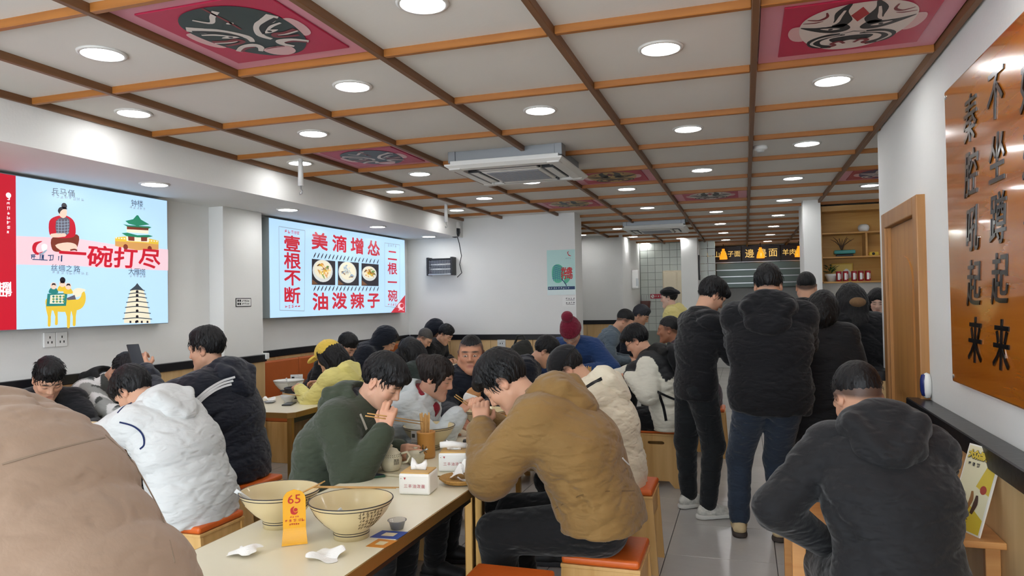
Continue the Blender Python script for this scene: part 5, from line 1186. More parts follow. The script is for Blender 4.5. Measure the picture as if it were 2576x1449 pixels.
PP['queue1']=person('man in black zip jacket and cargo trousers looking down, leftmost of the standing queue',H(on_y(1790,728,5.42)),-58,seat=False,lean=3,hunch=8,pitch=36,top='black',thick=.03,hair='fringe',tuft=300,seed=34,s=.99,bottom='cargo',rh=(.02,5.5,1.12),lh=(-.05,5.75,1.12),shoes=('shoe_white','sole_white'),legs={-1:((-.44,5.46,.50),(-.43,5.50,.09)),1:((-.24,5.36,.5),(-.28,5.26,.09))})
PP['big']=person('big man in black hooded jacket and blue trousers seen from behind',H(on_y(1932,698,4.92)),-3,seat=False,lean=6,hunch=14,pitch=32,top='black',thick=.05,fold=.007,hood='down',hair='short',tuft=240,seed=35,s=1.03,bottom='jeans',rh=(.32,5.35,1.12),lh=(.02,5.35,1.12),wide=.98,shoes=('shoe_tan','sole_brown'),hoodsz=1.35,shoulder=1.15,coat=.02,legs={-1:((-.06,4.98,.50),(-.07,4.96,.10)),1:((.17,4.98,.5),(.18,4.93,.10))})
PP['queue2']=person('buzz-cut person in black standing beyond the big man in the queue',H(on_y(2028,702,6.7)),-5,seat=False,lean=4,hunch=10,pitch=20,top='black',thick=.04,hair='crop',seed=36,res=1.3,s=1.02,look=dict(stubble=.8))
PP['queue3']=person('black-haired woman in long black coat right behind the big man in the queue',H(on_y(2072,748,5.45)),-20,seat=False,lean=6,hunch=8,pitch=20,top='black2',thick=.05,hair='bob',seed=37,res=1.1,s=.92,coat=.35)
PP['queue4']=person('woman with long black hair and fur-trimmed black coat, rightmost of the queue',H(on_y(2138,765,6.1)),10,seat=False,lean=5,hunch=8,pitch=15,top='black',thick=.06,hair='long',seed=38,res=1.1,s=.95,coat=.35)
PP['girl']=person('dark-haired woman in black with face visible beside the right wall edge',H(on_y(2208,752,8.0)),170,seat=False,lean=4,pitch=25,top='black',thick=.04,hair='bob',seed=39,res=1.5,s=.95,skin='DDB7A4')
PP['right']=person('man in black hooded jacket seated at the right wall counter with his back turned',H(on_y(2160,1003,2.98)),6,pitch=42,hunch=20,hyaw=14,top='black2',thick=.036,hood='down',hair='crop',tuft=260,seed=40,s=1.05,lh=H(on_y(2068,1362,2.86)),lpole=(-.95,-.45,-.35),rpole=(.25,-.3,-1),rh=(.55,3.2,.80),ldir=(.6,.2,-.6),lpalm=(.3,.6,.3),lcurl=50,look=dict(stubble=.85),wide=.9,hoodsz=1.15,shoulder=.92,fold=.006)
for k,fn in (('camo',camo),('backpack',two)):
    i=PP[k]; o=[c for c in i['root'].children if c.name.startswith('jacket')][0]; me=o.data; n=len(me.vertices); co=np.zeros(n*3,np.float32); me.vertices.foreach_get('co',co); C=fn(co.reshape(-1,3).astype(float),i)
    a=me.color_attributes.new('Col','FLOAT_COLOR','POINT'); c4=np.ones((n,4),np.float32); c4[:,:3]=C; a.data.foreach_set('color',c4.ravel())

# ================================================================== THINGS PEOPLE WEAR AND HOLD
from mathutils.bvhtree import BVHTree
def part_of(i,name): return [c for c in i['root'].children if c.name.split('.')[0]==name][0]
_bvh={}
def surf(i,names=('jacket','hood')):
    k=(id(i['root']),names)
    if k not in _bvh:
        V=[];Fs=[]; 
        def add(o):
            b=len(V); V.extend([v.co.copy() for v in o.data.vertices]); Fs.extend([tuple(b+q for q in p.vertices) for p in o.data.polygons])
        for c in i['root'].children:
            if c.name.split('.')[0] in names: add(c)
            for g_ in c.children:
                if g_.name.split('.')[0] in names: add(g_)
        _bvh[k]=BVHTree.FromPolygons(V,Fs)
    return _bvh[k]
def ribbon(i,pix,wd,m,name='stripe',parent='jacket',off=.003,names=('jacket','hood'),n=8,roundr=None):
    """a strip of cloth lying on the garment; the points are where the photograph shows it"""
    B=surf(i,names); RZ,loc=i['RZ'],i['loc']; pts=[]; nn=[]
    for px_,py_ in catmull(pix,n,False):
        d=Vector(RZ.T@np.array(ray(px_,py_))).normalized(); o=Vector(RZ.T@(np.array((0,0,CH))-loc)); h=B.ray_cast(o,d,12)
        if h[0] is not None and (not pts or (h[0]-pts[-1]).length<.12): pts.append(h[0]); nn.append(h[1] if h[1].dot(d)<0 else -h[1])
    if len(pts)<3: return None
    for _ in range(2): nn=[(nn[max(0,q-1)]+nn[q]*1.0+nn[min(len(nn)-1,q+1)]).normalized() for q in range(len(nn))]; pts=[(pts[max(0,q-1)]+pts[q]*2+pts[min(len(pts)-1,q+1)])/4 for q in range(len(pts))]
    v=[];f=[];k=len(pts)
    for q in range(k):
        t=(pts[min(k-1,q+1)]-pts[max(0,q-1)]).normalized(); sd=t.cross(nn[q]).normalized()*wd/2; b=pts[q]+nn[q]*off
        v+= [b-sd-nn[q]*off*1.6,b-sd,b+sd,b+sd-nn[q]*off*1.6]
    for q in range(k-1):
        for e in range(4): f.append((q*4+e,q*4+(e+1)%4,q*4+4+(e+1)%4,q*4+4+e))
    f+=[(3,2,1,0),(k*4-4,k*4-3,k*4-2,k*4-1)]
    return pydata(name,v,f,m,part_of(i,parent),False)
for k_,dx,lb in (('brown',.02,'wooden stool with handle slot under the man in the brown coat'),('cream',.04,'wooden stool with orange cushion under the cream puffer diner'),('backpack',-.10,'wooden stool with handle slot under the backpack wearer'),
  ('white',0,'wooden stool under the diner in the white jacket'),('stripe',.05,'wooden stool under the man with the striped jacket'),('green',0,'wooden stool under the man in the green coat'),('woman',0,'wooden stool under the woman in the pale grey jacket'),
  ('yellow',.03,'wooden stool under the person in the yellow cap'),('right',0,'wooden stool under the man in black at the right wall'),('facing',0,'wooden stool under the man facing the camera'),('navy',0,'wooden stool under the navy coat diner'),
  ('redhat',0,'wooden stool under the person in the red beanie'),('shirt',0,'wooden stool under the man in the grey-blue shirt'),('far1',0,'wooden stool under the grey-haired diner by the kitchen'),('far2',0,'wooden stool under the tanned man looking left'),('longhair',0,'wooden stool under the long-haired woman')):
    i=PP[k_]; stool(i['loc'][0]+dx,i['loc'][1],0 if k_ not in ('facing','right') else 0,lb)
wcl=fabric('whitestripe','E4E4E4',bump=.1); pipe=fabric('bluepiping','1E2A55',bump=.1); blk=fabric('strap','131417',bump=.15)
for k in range(3): ribbon(PP['stripe'],[(592-k*4,948+k*9),(560-k*6,958+k*10),(525-k*6,978+k*12),(492-k*3,1006+k*13)],.013,wcl,off=.0035)
for pp in ([(300,1062),(335,1072),(358,1092),(363,1118),(352,1130)],[(295,1040),(315,1020),(340,1010)]): ribbon(PP['white'],pp,.008,pipe,'piping',off=.003)
for pp,w_ in (([(1655,985),(1668,1020),(1676,1060)],.022),([(1652,985),(1690,1002),(1712,1010)],.018)): ribbon(PP['backpack'],pp,w_,blk,'strap',off=.004)
ribbon(PP['brown'],[(1565,1152),(1578,1166),(1590,1176)],.006,wcl,'logo_mark',off=.003)
ribbon(PP['cream'],[(1460,985),(1490,965),(1515,952)],.02,blk,'strap',off=.004)
for pp in ([(1395,1280),(1480,1240),(1600,1235)],): ribbon(PP['brown'],pp,.004,fabric('brownseam','6A4F2A',bump=.1),'seam',off=.002)
for pp in ([(905,1040),(925,1090),(938,1140)],): ribbon(PP['green'],pp,.012,fabric('zipwhite','C9C4B8',bump=.1),'zip',off=.003)
bs=fabric('beigeseam','94806E',bump=.1)
for pp in ([(0,1170),(130,1133),(268,1100)],[(262,1092),(340,1170),(405,1290),(440,1420)]): ribbon(PP['beige'],pp,.0035,bs,'seam',off=.0015)
for pp,w_ in (([(1772,1046),(1800,1050),(1828,1052)],.022),([(1775,1062),(1776,1090),(1780,1120)],.006)): ribbon(PP['queue1'],pp,w_,M['cargo'],'pocket','trousers',.006,('trousers',))
i=PP['facing']
for x in (-1,1):
    S=SDF(.0022); S.ell(i['T']((x*.031,.0865,.0035)),V3(.0125,.004,.0042)*i['s'],i['HR'],.001); V,Q=S.mesh(); o=link('eye',npmesh('eye',V,Q),mat('eye_white','C9BDB2',.3),i['root'])
    S=SDF(.0018); S.ell(i['T']((x*.031+.001,.0895,.0035)),V3(.0052,.003,.0042)*i['s'],i['HR'],.001); V,Q=S.mesh(); link('iris',npmesh('iris',V,Q),mat('eye_dark','120C0A',.2),o)
# backpack
i=PP['backpack']; S=SDF(.011); bk=i['bk']; v2=i['v2']; c=i['mid']+v2*.06*i['s']+bk*.20; R_=np.stack([i['Xs'],-bk,v2],1)
S.ell(c,V3(.15,.085,.20),R_,.03); S.ell(c-v2*.10+bk*.05,V3(.12,.06,.10),R_,.03); S.cone(c+v2*.17,c+v2*.20,.03,.02,.02); V,Q=S.mesh(folds(5,(24,36)),.006)
o=link('backpack',npmesh('backpack',V,Q),blk); o.location=tuple(i['loc']); o.rotation_euler=(0,0,i['root'].rotation_euler[2]); tag(o,'black backpack worn over the white and black puffer','backpack')
S=SDF(.008); S.ell(c-v2*.09+bk*.10,V3(.09,.02,.07),R_,.02); V,Q=S.mesh(); link('pocket',npmesh('pocket',V,Q),fabric('pocket','1D1F23'),o)
# red scarf of the woman in grey
i=PP['woman']; S=SDF(.008); ct=i['nb']+i['v2']*.03; fr=-i['bk']
S.chain([ct+fr*math.sin(a)*.07+i['Xs']*math.cos(a)*.07-i['v2']*.03*max(0,math.sin(a)) for a in np.linspace(0,6.28,13)],[.026]*13,.02); S.cone(ct+fr*.085-i['v2']*.02,ct+fr*.10-i['v2']*.12,.035,.03,.02); V,Q=S.mesh(folds(8,(40,60)),.005); link('scarf',npmesh('scarf',V,Q),M['redcloth'],i['root'])
i=PP['green']; S=SDF(.008); ct=i['nb']+i['v2']*.035; fr=-i['bk']
S.chain([ct+fr*math.sin(a)*.066+i['Xs']*math.cos(a)*.068-i['v2']*.03*max(0,math.sin(a)) for a in np.linspace(0,6.28,13)],[.024]*13,.02); S.cone(ct+fr*.075-i['v2']*.02,ct+fr*.115-i['v2']*.22,.04,.05,.02); V,Q=S.mesh(folds(8,(40,60)),.004); link('hooded_sweater',npmesh('hooded_sweater',V,Q),M['navy'],i['root'])
# fur trim of the long-haired woman
i=PP['queue4']; p=on_y(2158,760,5.62); S=SDF(.006); q=i['RZ'].T@(np.array(p)-i['loc']); S.ell(q,V3(.055,.045,.035),None,.02); V,Q=S.mesh(folds(6,(110,170)),.008); link('fur_trim',npmesh('fur_trim',V,Q),mat('fur_tan','8A6A48',.9,bump=(150,.8)),i['root'])
# dark lining in the green hood, apron seams
# phone of the striped man
def held_box(name,label,cat,ctr,dirs,size,m,m2=None):
    u,v,n=[nrm(x) for x in dirs]; t=empty(name,tuple(ctr),0,label,cat); Mx=Matrix(((u[0],v[0],n[0],0),(u[1],v[1],n[1],0),(u[2],v[2],n[2],0),(0,0,0,1)))
    for nm,sc,oz,mm in (('body',1.0,0,m),('screen',.92,size[2]*.52,m2 or m)):
        bm=bmesh.new(); a,b,c_=size[0]*sc/2,size[1]*(sc if sc==1 else .95)/2,(size[2]/2 if nm=='body' else .0006); bx(bm,-a,a,-b,b,-c_+oz,c_+oz); bmesh.ops.transform(bm,matrix=Mx,verts=bm.verts); bm_obj(nm,bm,mm,t,False,.003 if nm=='body' else 0)
    return t
scr=glow('phone_glass','222A38',.25)
i=PP['stripe']; wq=i['RZ']@i['W'][-1]+i['loc']
held_box('phone','black phone held up by the man with the striped jacket','phone',wq+V3(-.06,-.02,.11),((.35,.94,0),(-.5,.19,.84),(.79,-.29,.53)),(.075,.16,.009),M['dark'],scr)
i=PP['queue1']; wq=i['RZ']@i['W'][1]+i['loc']; held_box('phone','phone in the hand of the leftmost standing man','phone',wq+V3(.06,.07,.04),((1,.3,0),(.2,.8,.5),(-.1,-.5,.8)),(.07,.15,.009),M['white'],scr)
# ================================================================== TABLEWARE
bw_=mat('bowl_cream','D9C79A',.3,var=(6,.06),coat=.3); bline=mat('bowl_line','2E2724',.4); brown_in=mat('bowl_inside','C9AE7C',.35,var=(8,.18)); bprint=mat('bowl_print','6E5C40',.5)
R0,HB_=.143,.128
prof=[(.0,.012),(.054,.012),(.056,0),(.060,0),(.061,.026),(.066,.032),(.094,.055),(.122,.088),(.140,.122),(.1435,.128)]
def brad(z): 
    zs=[p[1] for p in prof[5:]]; rs=[p[0] for p in prof[5:]]; return float(np.interp(z,zs,rs))
def bowl(x,y,z,label,rz=0,sc=1.0,m=None,cat='bowl',group='big noodle bowls',poem=True,detail=True):
    t=empty('noodle_bowl',(x,y,z),rz,label,cat,group); t.scale=(sc,sc,sc)
    b=lathe('bowl_wall',prof+[(.1405,.1295),(.137,.126),(.118,.090),(.09,.060),(.055,.042),(0,.038)],m or bw_,t,56)
    lathe('rim_line',[(.1443,.1275),(.1438,.1300),(.1405,.1302),(.1400,.1285)],bline,t,56)
    if detail:
        for z0 in (.018,.026): lathe('foot_line',[(.0612,z0-.0016),(.0618,z0),(.0612+.0012*(z0>.02),z0+.0016)],bline,t,40)
        lathe('rim_line',[(brad(.118)+.0004,.1165),(brad(.118)+.0012,.118),(brad(.119)+.0004,.1195)],bline,t,56)
        lathe('broth_stain',[(0,.0415),(.05,.0455),(.075,.056)],brown_in,t,40)
    if poem:
        # rows of brush marks round the outside plus a small figure drawing
        v=[];f=[]; r=random.Random(int(x*1000)&255)
        for row in range(5):
            for c_ in range(7):
                a0=-.05+c_*.105+row*.02; z0=.108-row*.0135
                for q in range(4):
                    a=a0+r.uniform(-.025,.025); zz=z0+r.uniform(-.004,.004); hz=r.random()<.55; L_=.026 if hz else .0045; P=[]
                    for e in (-1,0,1):
                        aa=a+(e*L_ if hz else e*.006); z2=zz+(e*.001 if hz else e*L_); rr=brad(z2)+.0009; P.append((rr*math.cos(aa),rr*math.sin(aa),z2))
                    tube_vf(P,[.0009,.0011,.0005],4,v,f)
        pydata('poem',v,f,bprint,t)
        v=[];f=[]
        for k_ in range(16):
            a0=-1.6+r.uniform(-.14,.14); z0=.075+r.uniform(-.03,.03); P=[]
            for e in range(4):
                aa=a0+e*r.uniform(-.03,.035); z2=min(.115,max(.04,z0+e*r.uniform(-.008,.008))); rr=brad(z2)+.0008; P.append((rr*math.cos(aa),rr*math.sin(aa),z2))
            tube_vf(P,.0008,4,v,f)
        pydata('figure_drawing',v,f,bprint,t)
    return t
camdir=lambda x,y: math.atan2(-y,-x)
bowl(-1.625,2.245,.75,'big empty cream noodle bowl on the foreground table with a white spoon on its rim',camdir(-1.62,2.24)+.25)
bowl(-1.305,2.20,.75,'big empty cream noodle bowl on the foreground table with chopsticks laid across its top',camdir(-1.3,2.2)+.25)
def pair(a,b,lab,sep=(.004,.007,0)):
    for k in range(2):
        d=Vector(sep)*(k-.5)*2; o=chop(tuple(Vector(a)+d),tuple(Vector(b)+d)); tag(o,lab,'chopstick','chopsticks: '+lab[:60])
pair((-1.66,2.215,.812),(-1.455,2.265,.912),'bamboo chopstick leaning inside the left foreground bowl',(.002,.006,.002))
pa=on_z(792,1225,.8845); pb=on_z(1000,1227,.8845); pair((pa.x,pa.y,.8845),(pb.x,pb.y,.8845),'bamboo chopstick lying across the right foreground bowl',(.003,.006,0))
wpl=M['white']
def spoon(a,b,label,m=wpl,w=.008):
    a,b=Vector(a),Vector(b); t=empty('spoon',tuple(b),0,label,'spoon'); d=(a-b)
    tube('handle',[(0,0,0),tuple(d*.5+Vector((0,0,.004))),tuple(d)],[w*.7,w*.6,w],m,t,8,flat=.45)
    o=lathe('scoop',[(0,-.008),(.012,-.006),(.02,.002),(.022,.006),(.019,.004),(.011,-.003),(0,-.005)],m,t,20); o.location=tuple(-d.normalized()*.015)
    return t
spoon((-1.755,2.165,.888),(-1.665,2.215,.805),'white plastic spoon resting on the left bowl rim')
spoon((-1.30,2.115,.868),(-1.30,2.175,.803),'white spoon handle standing inside the right foreground bowl')
# number card 65
t=empty('number_card',(-1.452,2.083,.75),camdir(-1.452,2.083)+math.pi/2,'yellow plastic table number card reading 65','number card'); yp=mat('yellow_acrylic','F2B01E',.25,coat=.3); rd=mat('card_red','C2281E',.4)
W_=.037; Hh=.182; pr=[(-W_,.0)]+[(-W_,.03),(-W_,Hh-W_)]+[(W_*math.cos(a),Hh-W_+W_*math.sin(a)) for a in np.linspace(math.pi,0,14)]+[(W_,.03),(W_,0)]
# curved sheet: bends forward at the foot
def bend(u,v): 
    return (u*(1+.12*max(0,.05-v)/.05), -.016*(max(0,.055-v)/.055)**1.6, max(v,.0015))
rows=24; vs=[];fs=[]
for r_ in range(rows+1):
    vv=Hh*r_/rows; hw=W_ if vv<Hh-W_ else math.sqrt(max(W_*W_-(vv-Hh+W_)**2,1e-8))
    for sd in (0,1):
        for u in (-hw,hw):
            p=bend(u,vv); vs.append((p[0],p[1]+(sd*.003),p[2]))
for r_ in range(rows):
    a=r_*4; b=a+4; fs+=[(a,a+1,b+1,b),(a+3,a+2,b+2,b+3),(a+2,a,b,b+2),(a+1,a+3,b+3,b+1)]
fs+=[(0,2,3,1),(rows*4,rows*4+1,rows*4+3,rows*4+2)]
pydata('card',vs,fs,yp,t); Fn=frame_xyz((0,-.0006,0),(1,0,0),(0,0,1)); me=text_mesh('65',.042,0); me.transform(Fn@Matrix.Translation((0,.148,.0004))@Matrix.Diagonal((1.1,1,1,1))); link('number',me,rd,t)
F=Flat(Fn); F.poly([(-.012,.118),(.0,.126),(-.004,.115),(.002,.105),(.012,.108),(.004,.098),(-.01,.102)],rd,1,4); F.disc((.004,.114),.006,rd,1); F.scribble(-.012,.091,.007,4,rd,1,seed=2,wd=.16); F.scribble(-.026,.079,.012,5,rd,1,seed=3,wd=.12); F.scribble(-.014,.067,.006,5,rd,1,seed=4,wd=.3); F.build('print',t,False)
# crumpled tissues
tis=mat('tissue_paper','F4F2EE',.85,bump=(60,.2))
def tissue(x,y,z,r,label,seed,h=.03,curl=True,parent=None,name='crumpled_tissue'):
    n=14; rr=np.random.default_rng(seed); V=[];f=[]; ph=rr.uniform(0,6.28,6); k=rr.normal(size=(6,2))*38
    for a in range(n+1):
        for b in range(n+1):
            u,v=a/n*2-1,b/n*2-1; px_,py_=u*r,v*r*.8; e=max(abs(u),abs(v))
            zz=sum(math.sin(k[q,0]*px_+k[q,1]*py_+ph[q])*(1 if q<3 else .5) for q in range(6)); hgt=.002+h*max(0,.35+.24*zz)*(1-.55*e**2)
            s_=1-.28*abs(math.sin(k[1,0]*px_*.5+ph[2])); V.append((x+px_*s_*(1+.15*math.sin(ph[0]+v*5)),y+py_*s_*(1+.2*math.sin(ph[1]+u*4)),z+hgt))
    for a in range(n):
        for b in range(n): q=a*(n+1)+b; f.append((q,q+n+1,q+n+2,q+1))
    o=pydata(name,V,f,tis); md=o.modifiers.new('thickness','SOLIDIFY'); md.thickness=.0008
    if label: tag(o,label,'tissue','crumpled tissues')
    return o
tissue(-1.545,1.955,.75,.055,'crumpled white tissue at the left front of the foreground table',1,.045); tissue(-1.275,2.0,.75,.06,'crumpled white tissue right of the number card on the foreground table',5,.05)
# stickers + plastic lid
stb=mat('sticker_blue','23459A',.4); sto=mat('sticker_orange','D98A2B',.4)
def quad_on(z,pix): return [tuple(on_z(px_,py_,z)) for px_,py_ in pix]
for nm,lb,pix,m_ in (('table_sticker','blue printed sticker on the foreground table edge',[(930,1351),(1000,1356),(1027,1338),(962,1334)],stb),('table_sticker','orange printed sticker on the foreground table edge',[(920,1374),(968,1378),(1000,1360),(952,1355)],sto)):
    q=quad_on(.7512,pix); t=empty(nm,tuple((Vector(q[0])+Vector(q[2]))/2),0,lb,'sticker','table stickers'); o=pydata('sheet',q+[(a,b,.7502) for a,b,c_ in q],[(0,1,2,3),(7,6,5,4),(0,4,5,1),(1,5,6,2),(2,6,7,3),(3,7,4,0)],m_); wparent(o,t)
    c0=sum((Vector(p_) for p_ in q),Vector())/4; q2=[tuple(c0+(Vector(p_)-c0)*.45+Vector((0,0,.0006))) for p_ in q]; o=pydata('print',q2,[(0,1,2,3)],mat('sticker_pale','E8D9B0',.5)); wparent(o,t)
clear=mat('clear_plastic','F2F2F2',.15,trans=.75); t=empty('plastic_cup',(-1.19,2.315,.752),0,'small clear plastic sauce cup on the blue sticker','plastic cup'); lathe('cup',[(0,0),(.022,0),(.03,.028),(.034,.029),(.034,.031),(.029,.030),(.021,.002),(0,.002)],clear,t,24)
# tissue boxes
tbw=mat('box_white','F0EFEA',.35); tbt=mat('box_bamboo','CFA45A',.45,var=(20,.1)); tr=mat('box_red','B0303C',.5)
def tissue_box(x,y,z,rz,label,seed):
    t=empty('tissue_box',(x,y,z),rz,label,'tissue box','tissue boxes'); a,b,h=.068,.062,.088
    box('box_body',(-a,a,-b,b,0,h),tbw,t,.010,seg=3); lid=box('lid',(-a+.006,a-.006,-b+.006,b-.006,h-.004,h+.004),tbt,t,.003)
    box('slot',(-.035,.035,-.006,.006,h+.0036,h+.0044),M['dark'],lid)
    r=random.Random(seed); v=[];f=[]
    for q in range(9):
        u=-.032+.064*q/8; bz=h+.003; v+=[(u,-.004,bz),(u-.006+.01*math.sin(q),.0+.012*math.sin(q*.9+seed),bz+.022),(u-.008+.004*q/8,.02+.014*math.sin(q*.7+seed),bz+.034+.012*math.sin(q*.6+seed*2))]
    for q in range(8):
        for e in range(2): f.append((q*3+e,q*3+3+e,q*3+4+e,q*3+1+e))
    o=pydata('tissue',v,f,tis,t,True); md=o.modifiers.new('thickness','SOLIDIFY'); md.thickness=.0012
    Fb=frame_xyz((0,-b-.0004,0),(1,0,0),(0,0,1)); F=Flat(Fb); F.poly([(-.045,.072),(-.035,.072),(-.040,.062)],tr,1); F.scribble(-.056,.067,.008,1,bprint,1,seed=3); F.build('mark',t,False)
    vs=[];fs=[]
    for k,ch in enumerate('三丰油泼面'):
        me=text_mesh(ch,.017,0); b0=len(vs); xs=[q.co.x for q in me.vertices]; cx=(min(xs)+max(xs))/2; vs+=[Fb@Vector((q.co.x-cx-.036+k*.019,q.co.y+.036,.001)) for q in me.vertices]; fs+=[tuple(b0+e for e in p_.vertices) for p_ in me.polygons]
    pydata('lettering',vs,fs,tr,t); return t
tissue_box(-1.335,2.80,.75,.12,'white tissue box with red lettering, nearer one on the foreground table',1); tissue_box(-1.345,3.22,.7495,.25,'white tissue box with a rolled napkin on top, farther one behind the basket',4)
o=tube('napkin_roll',[(-1.41,3.20,.865),(-1.36,3.215,.868),(-1.29,3.235,.860)],[.014,.016,.013],tis,None,12); tag(o,'rolled white napkin on top of the farther tissue box','napkin')
# wicker tray with used tissues
wk_=mat('wicker','B98A45',.6,bump=(90,.5)); t=empty('wicker_tray',(-1.215,2.975,.75),0,'round wicker tray holding used tissues at the foreground table end','tray')
lathe('tray',[(0,.004),(.07,.004),(.09,.022),(.096,.024),(.092,.028),(.07,.010),(0,.009)],wk_,t,40)
for k in range(3): lathe('rim_band',[(.074+k*.007,.006+k*.006),(.078+k*.007,.010+k*.006),(.074+k*.007,.012+k*.006)],wk_,t,40)
for k,(dx,dy,r_,lb) in enumerate(((-.025,.03,.045,'crumpled white tissue at the back of the wicker tray'),(.03,-.02,.04,'folded white tissue at the front of the wicker tray'),(.02,.045,.04,'crumpled white tissue on top of the wicker tray heap'))): tissue(-1.215+dx,2.975+dy,.764+(.022 if k==2 else 0),r_,lb,20+k,.06)
# teapot on tray
cer=mat('crackle_glaze','C9C0A4',.35,var=(40,.12)); inkc=mat('glaze_ink','3F3A30',.5)
o=box('serving_tray',(-1.70,-1.52,3.0,3.12,.7501,.763),mat('tray_beige','BDB295',.5),None,.004); tag(o,'small beige tray under the teapot','tray')
t=empty('teapot',(-1.605,3.07,.763),camdir(-1.6,3.07)+math.pi/2,'crackle-glazed teapot with spout and lid on a small tray','teapot')
lathe('pot_body',[(0,0),(.036,0),(.040,.004),(.050,.03),(.052,.055),(.044,.082),(.03,.093),(0,.094)],cer,t,40); l_=lathe('lid',[(.036,.088),(.03,.098),(.015,.104),(.007,.106),(.008,.112),(.010,.117),(.005,.121),(0,.122)],cer,t,32)
tube('spout',[(-.045,0,.028),(-.072,0,.045),(-.085,0,.078),(-.098,0,.086)],[.015,.012,.008,.006],cer,t,14); tube('handle',[(.046,0,.075),(.075,0,.082),(.088,0,.06),(.075,0,.036),(.048,0,.030)],.0055,cer,t,10)
v=[];f=[]
for k in range(30):
    a=2*math.pi*k/30
    for z0,r_ in ((.080,.0455),(.072,.0495)): tube_vf([(r_*math.cos(a),r_*math.sin(a),z0),((r_+.0012)*math.cos(a+.1),(r_+.0012)*math.sin(a+.1),z0-.005)],.0009,4,v,f)
pydata('band_pattern',v,f,inkc,t)
def wrap_text(ch,r,z,size,a0,m_,par):
    me=text_mesh(ch,size,0)
    for q in me.vertices: a=a0+q.co.x/r; zz=z+q.co.y; q.co=((r+.0008)*math.cos(a),(r+.0008)*math.sin(a),zz)
    return link('lettering',me,m_,par)
wrap_text('醋',.0525,.045,.03,-math.pi/2+.5,inkc,t)
t=empty('condiment_jar',(-1.575,3.27,.75),0,'small lidded ceramic condiment jar with spoon beside the teapot','jar'); lathe('jar_body',[(0,0),(.03,0),(.043,.02),(.046,.04),(.04,.055),(0,.055)],cer,t,32); lathe('lid',[(.042,.054),(.034,.064),(.012,.07),(.009,.076),(.013,.082),(0,.084)],cer,t,28); tube('spoon_handle',[(.02,-.01,.055),(.06,-.03,.075),(.085,-.04,.085)],.004,M['metal'],t,6)
# chopstick cups
def chop_cup(x,y,z,label,r=.047,h=.135,n=14,glyph=True):
    t=empty('chopstick_cup',(x,y,z),camdir(x,y),label,'chopstick holder','bamboo chopstick cups'); lathe('cup',[(0,0),(r*.95,0),(r,.01),(r*.97,h*.5),(r,h-.012),(r*1.04,h-.008),(r*1.03,h),(r*.9,h),(r*.88,.02),(0,.015)],mat('bamboo_cup','C48A42',.4,var=(8,.12)),t,40)
    rr=random.Random(3)
    if glyph: wrap_text('火',r,h*.38,.045,-.35,inkc,t)
    for k in range(n):
        a=rr.uniform(0,6.28); d=rr.uniform(.1,.75)*r; a2=a+rr.uniform(-.5,.5); p0=(d*.5*math.cos(a),d*.5*math.sin(a),.02); p1=(d*math.cos(a2)*.9,d*math.sin(a2)*.9,h+rr.uniform(.07,.095)); q=tube('chopstick',[p0,p1],[.0028,.0042],M['bamboo'],t,5)
    return t
chop_cup(-1.585,3.42,.7495,'bamboo cup packed with chopsticks on the table behind the teapot')
t=chop_cup(-1.30,6.15,.75,'bamboo cup with few chopsticks and a yellow tag beside the backpack wearer',n=7,glyph=False)
o=lathe('yellow_tag',[(0,0),(.022,0),(.022,.003),(0,.003)],yp,t,18); o.location=(.01,-.01,.155); o.rotation_euler=(math.pi/2,0,math.pi/2)
# other table things
bowl(-1.66,3.62,.7495,'cream noodle bowl in front of the man in the green coat',0,1.0,cat='bowl',poem=False)
bowl(-1.55,4.22,.7495,'cream noodle bowl with blue marks in front of the woman in pale grey',camdir(-1.55,4.2)+.1,1.0)
bowl(-3.72,3.22,.75,'cream bowl in front of the diner in the white jacket',0,.95,poem=False)
bowl(-3.93,5.58,.75,'white patterned bowl just right of the striped jacket man',camdir(-3.9,5.6),.95,mat('bowl_white','DCDCD6',.3),poem=True)
spoon((-3.90,5.50,.90),(-3.92,5.55,.81),'white spoon standing in the patterned bowl beside the striped jacket')
iron=mat('cast_iron','18191B',.45,bump=(80,.2))
def stone_pot(x,y,z,label,r=.098):
    t=empty('stone_pot',(x,y,z),.3,label,'pot','black stone pots'); lathe('pot',[(0,.012),(r*.8,.012),(r*.96,.03),(r*1.02,.065),(r,.085),(r*.93,.085),(r*.9,.06),(r*.7,.03),(0,.025)],iron,t,44); lathe('rim',[(r*1.02,.078),(r*1.05,.084),(r*.98,.09),(r*.92,.086)],iron,t,44)
    for s_ in (-1,1): box('handle',(s_*(r+.018)-.02,s_*(r+.018)+.02,-.02,.02,.055,.068),iron,t,.005)
    lathe('saucer',[(0,.0),(r*1.05,.0),(r*1.15,.008),(r*1.12,.012),(0,.010)],mat('dark_wood','2B211A',.5),t,40); lathe('soup',[(0,.062),(r*.90,.062)],mat('dark_soup','241510',.2),t,32); return t
stone_pot(-1.315,3.62,.7495,'black stone pot next to the far tissue box'); stone_pot(-3.70,5.36,.75,'black stone pot on the left wall table beside the yellow jacket',.10)
t=empty('menu_stand',(-1.645,3.44,.7495),camdir(-1.64,3.44)+math.pi/2-.5,'clear upright menu card in front of the green-coat man\'s bowl','card stand'); box('card',(-.035,.035,-.001,.001,.004,.13),mat('stand_paper','B9B2AA',.4),t); box('base',(-.038,.038,-.02,.02,0,.004),clear,t,.001)
F=Flat(frame_xyz((0,-.0014,0),(1,0,0),(0,0,1))); F.rect(-.03,-.012,.095,.115,inkc,1)
for k in range(6): F.scribble(-.028,.082-k*.013,.007,7,inkc,1,seed=k,wd=.12)
F.build('print',t,False)
t=empty('tent_card',(-4.0,5.80,.75),camdir(-4,5.8)+math.pi/2,'white printed card standing on the left wall table','card stand'); box('card',(-.055,.055,-.001,.001,0,.15),M['white'],t); box('foot',(-.055,.055,0,.05,0,.003),M['white'],t)
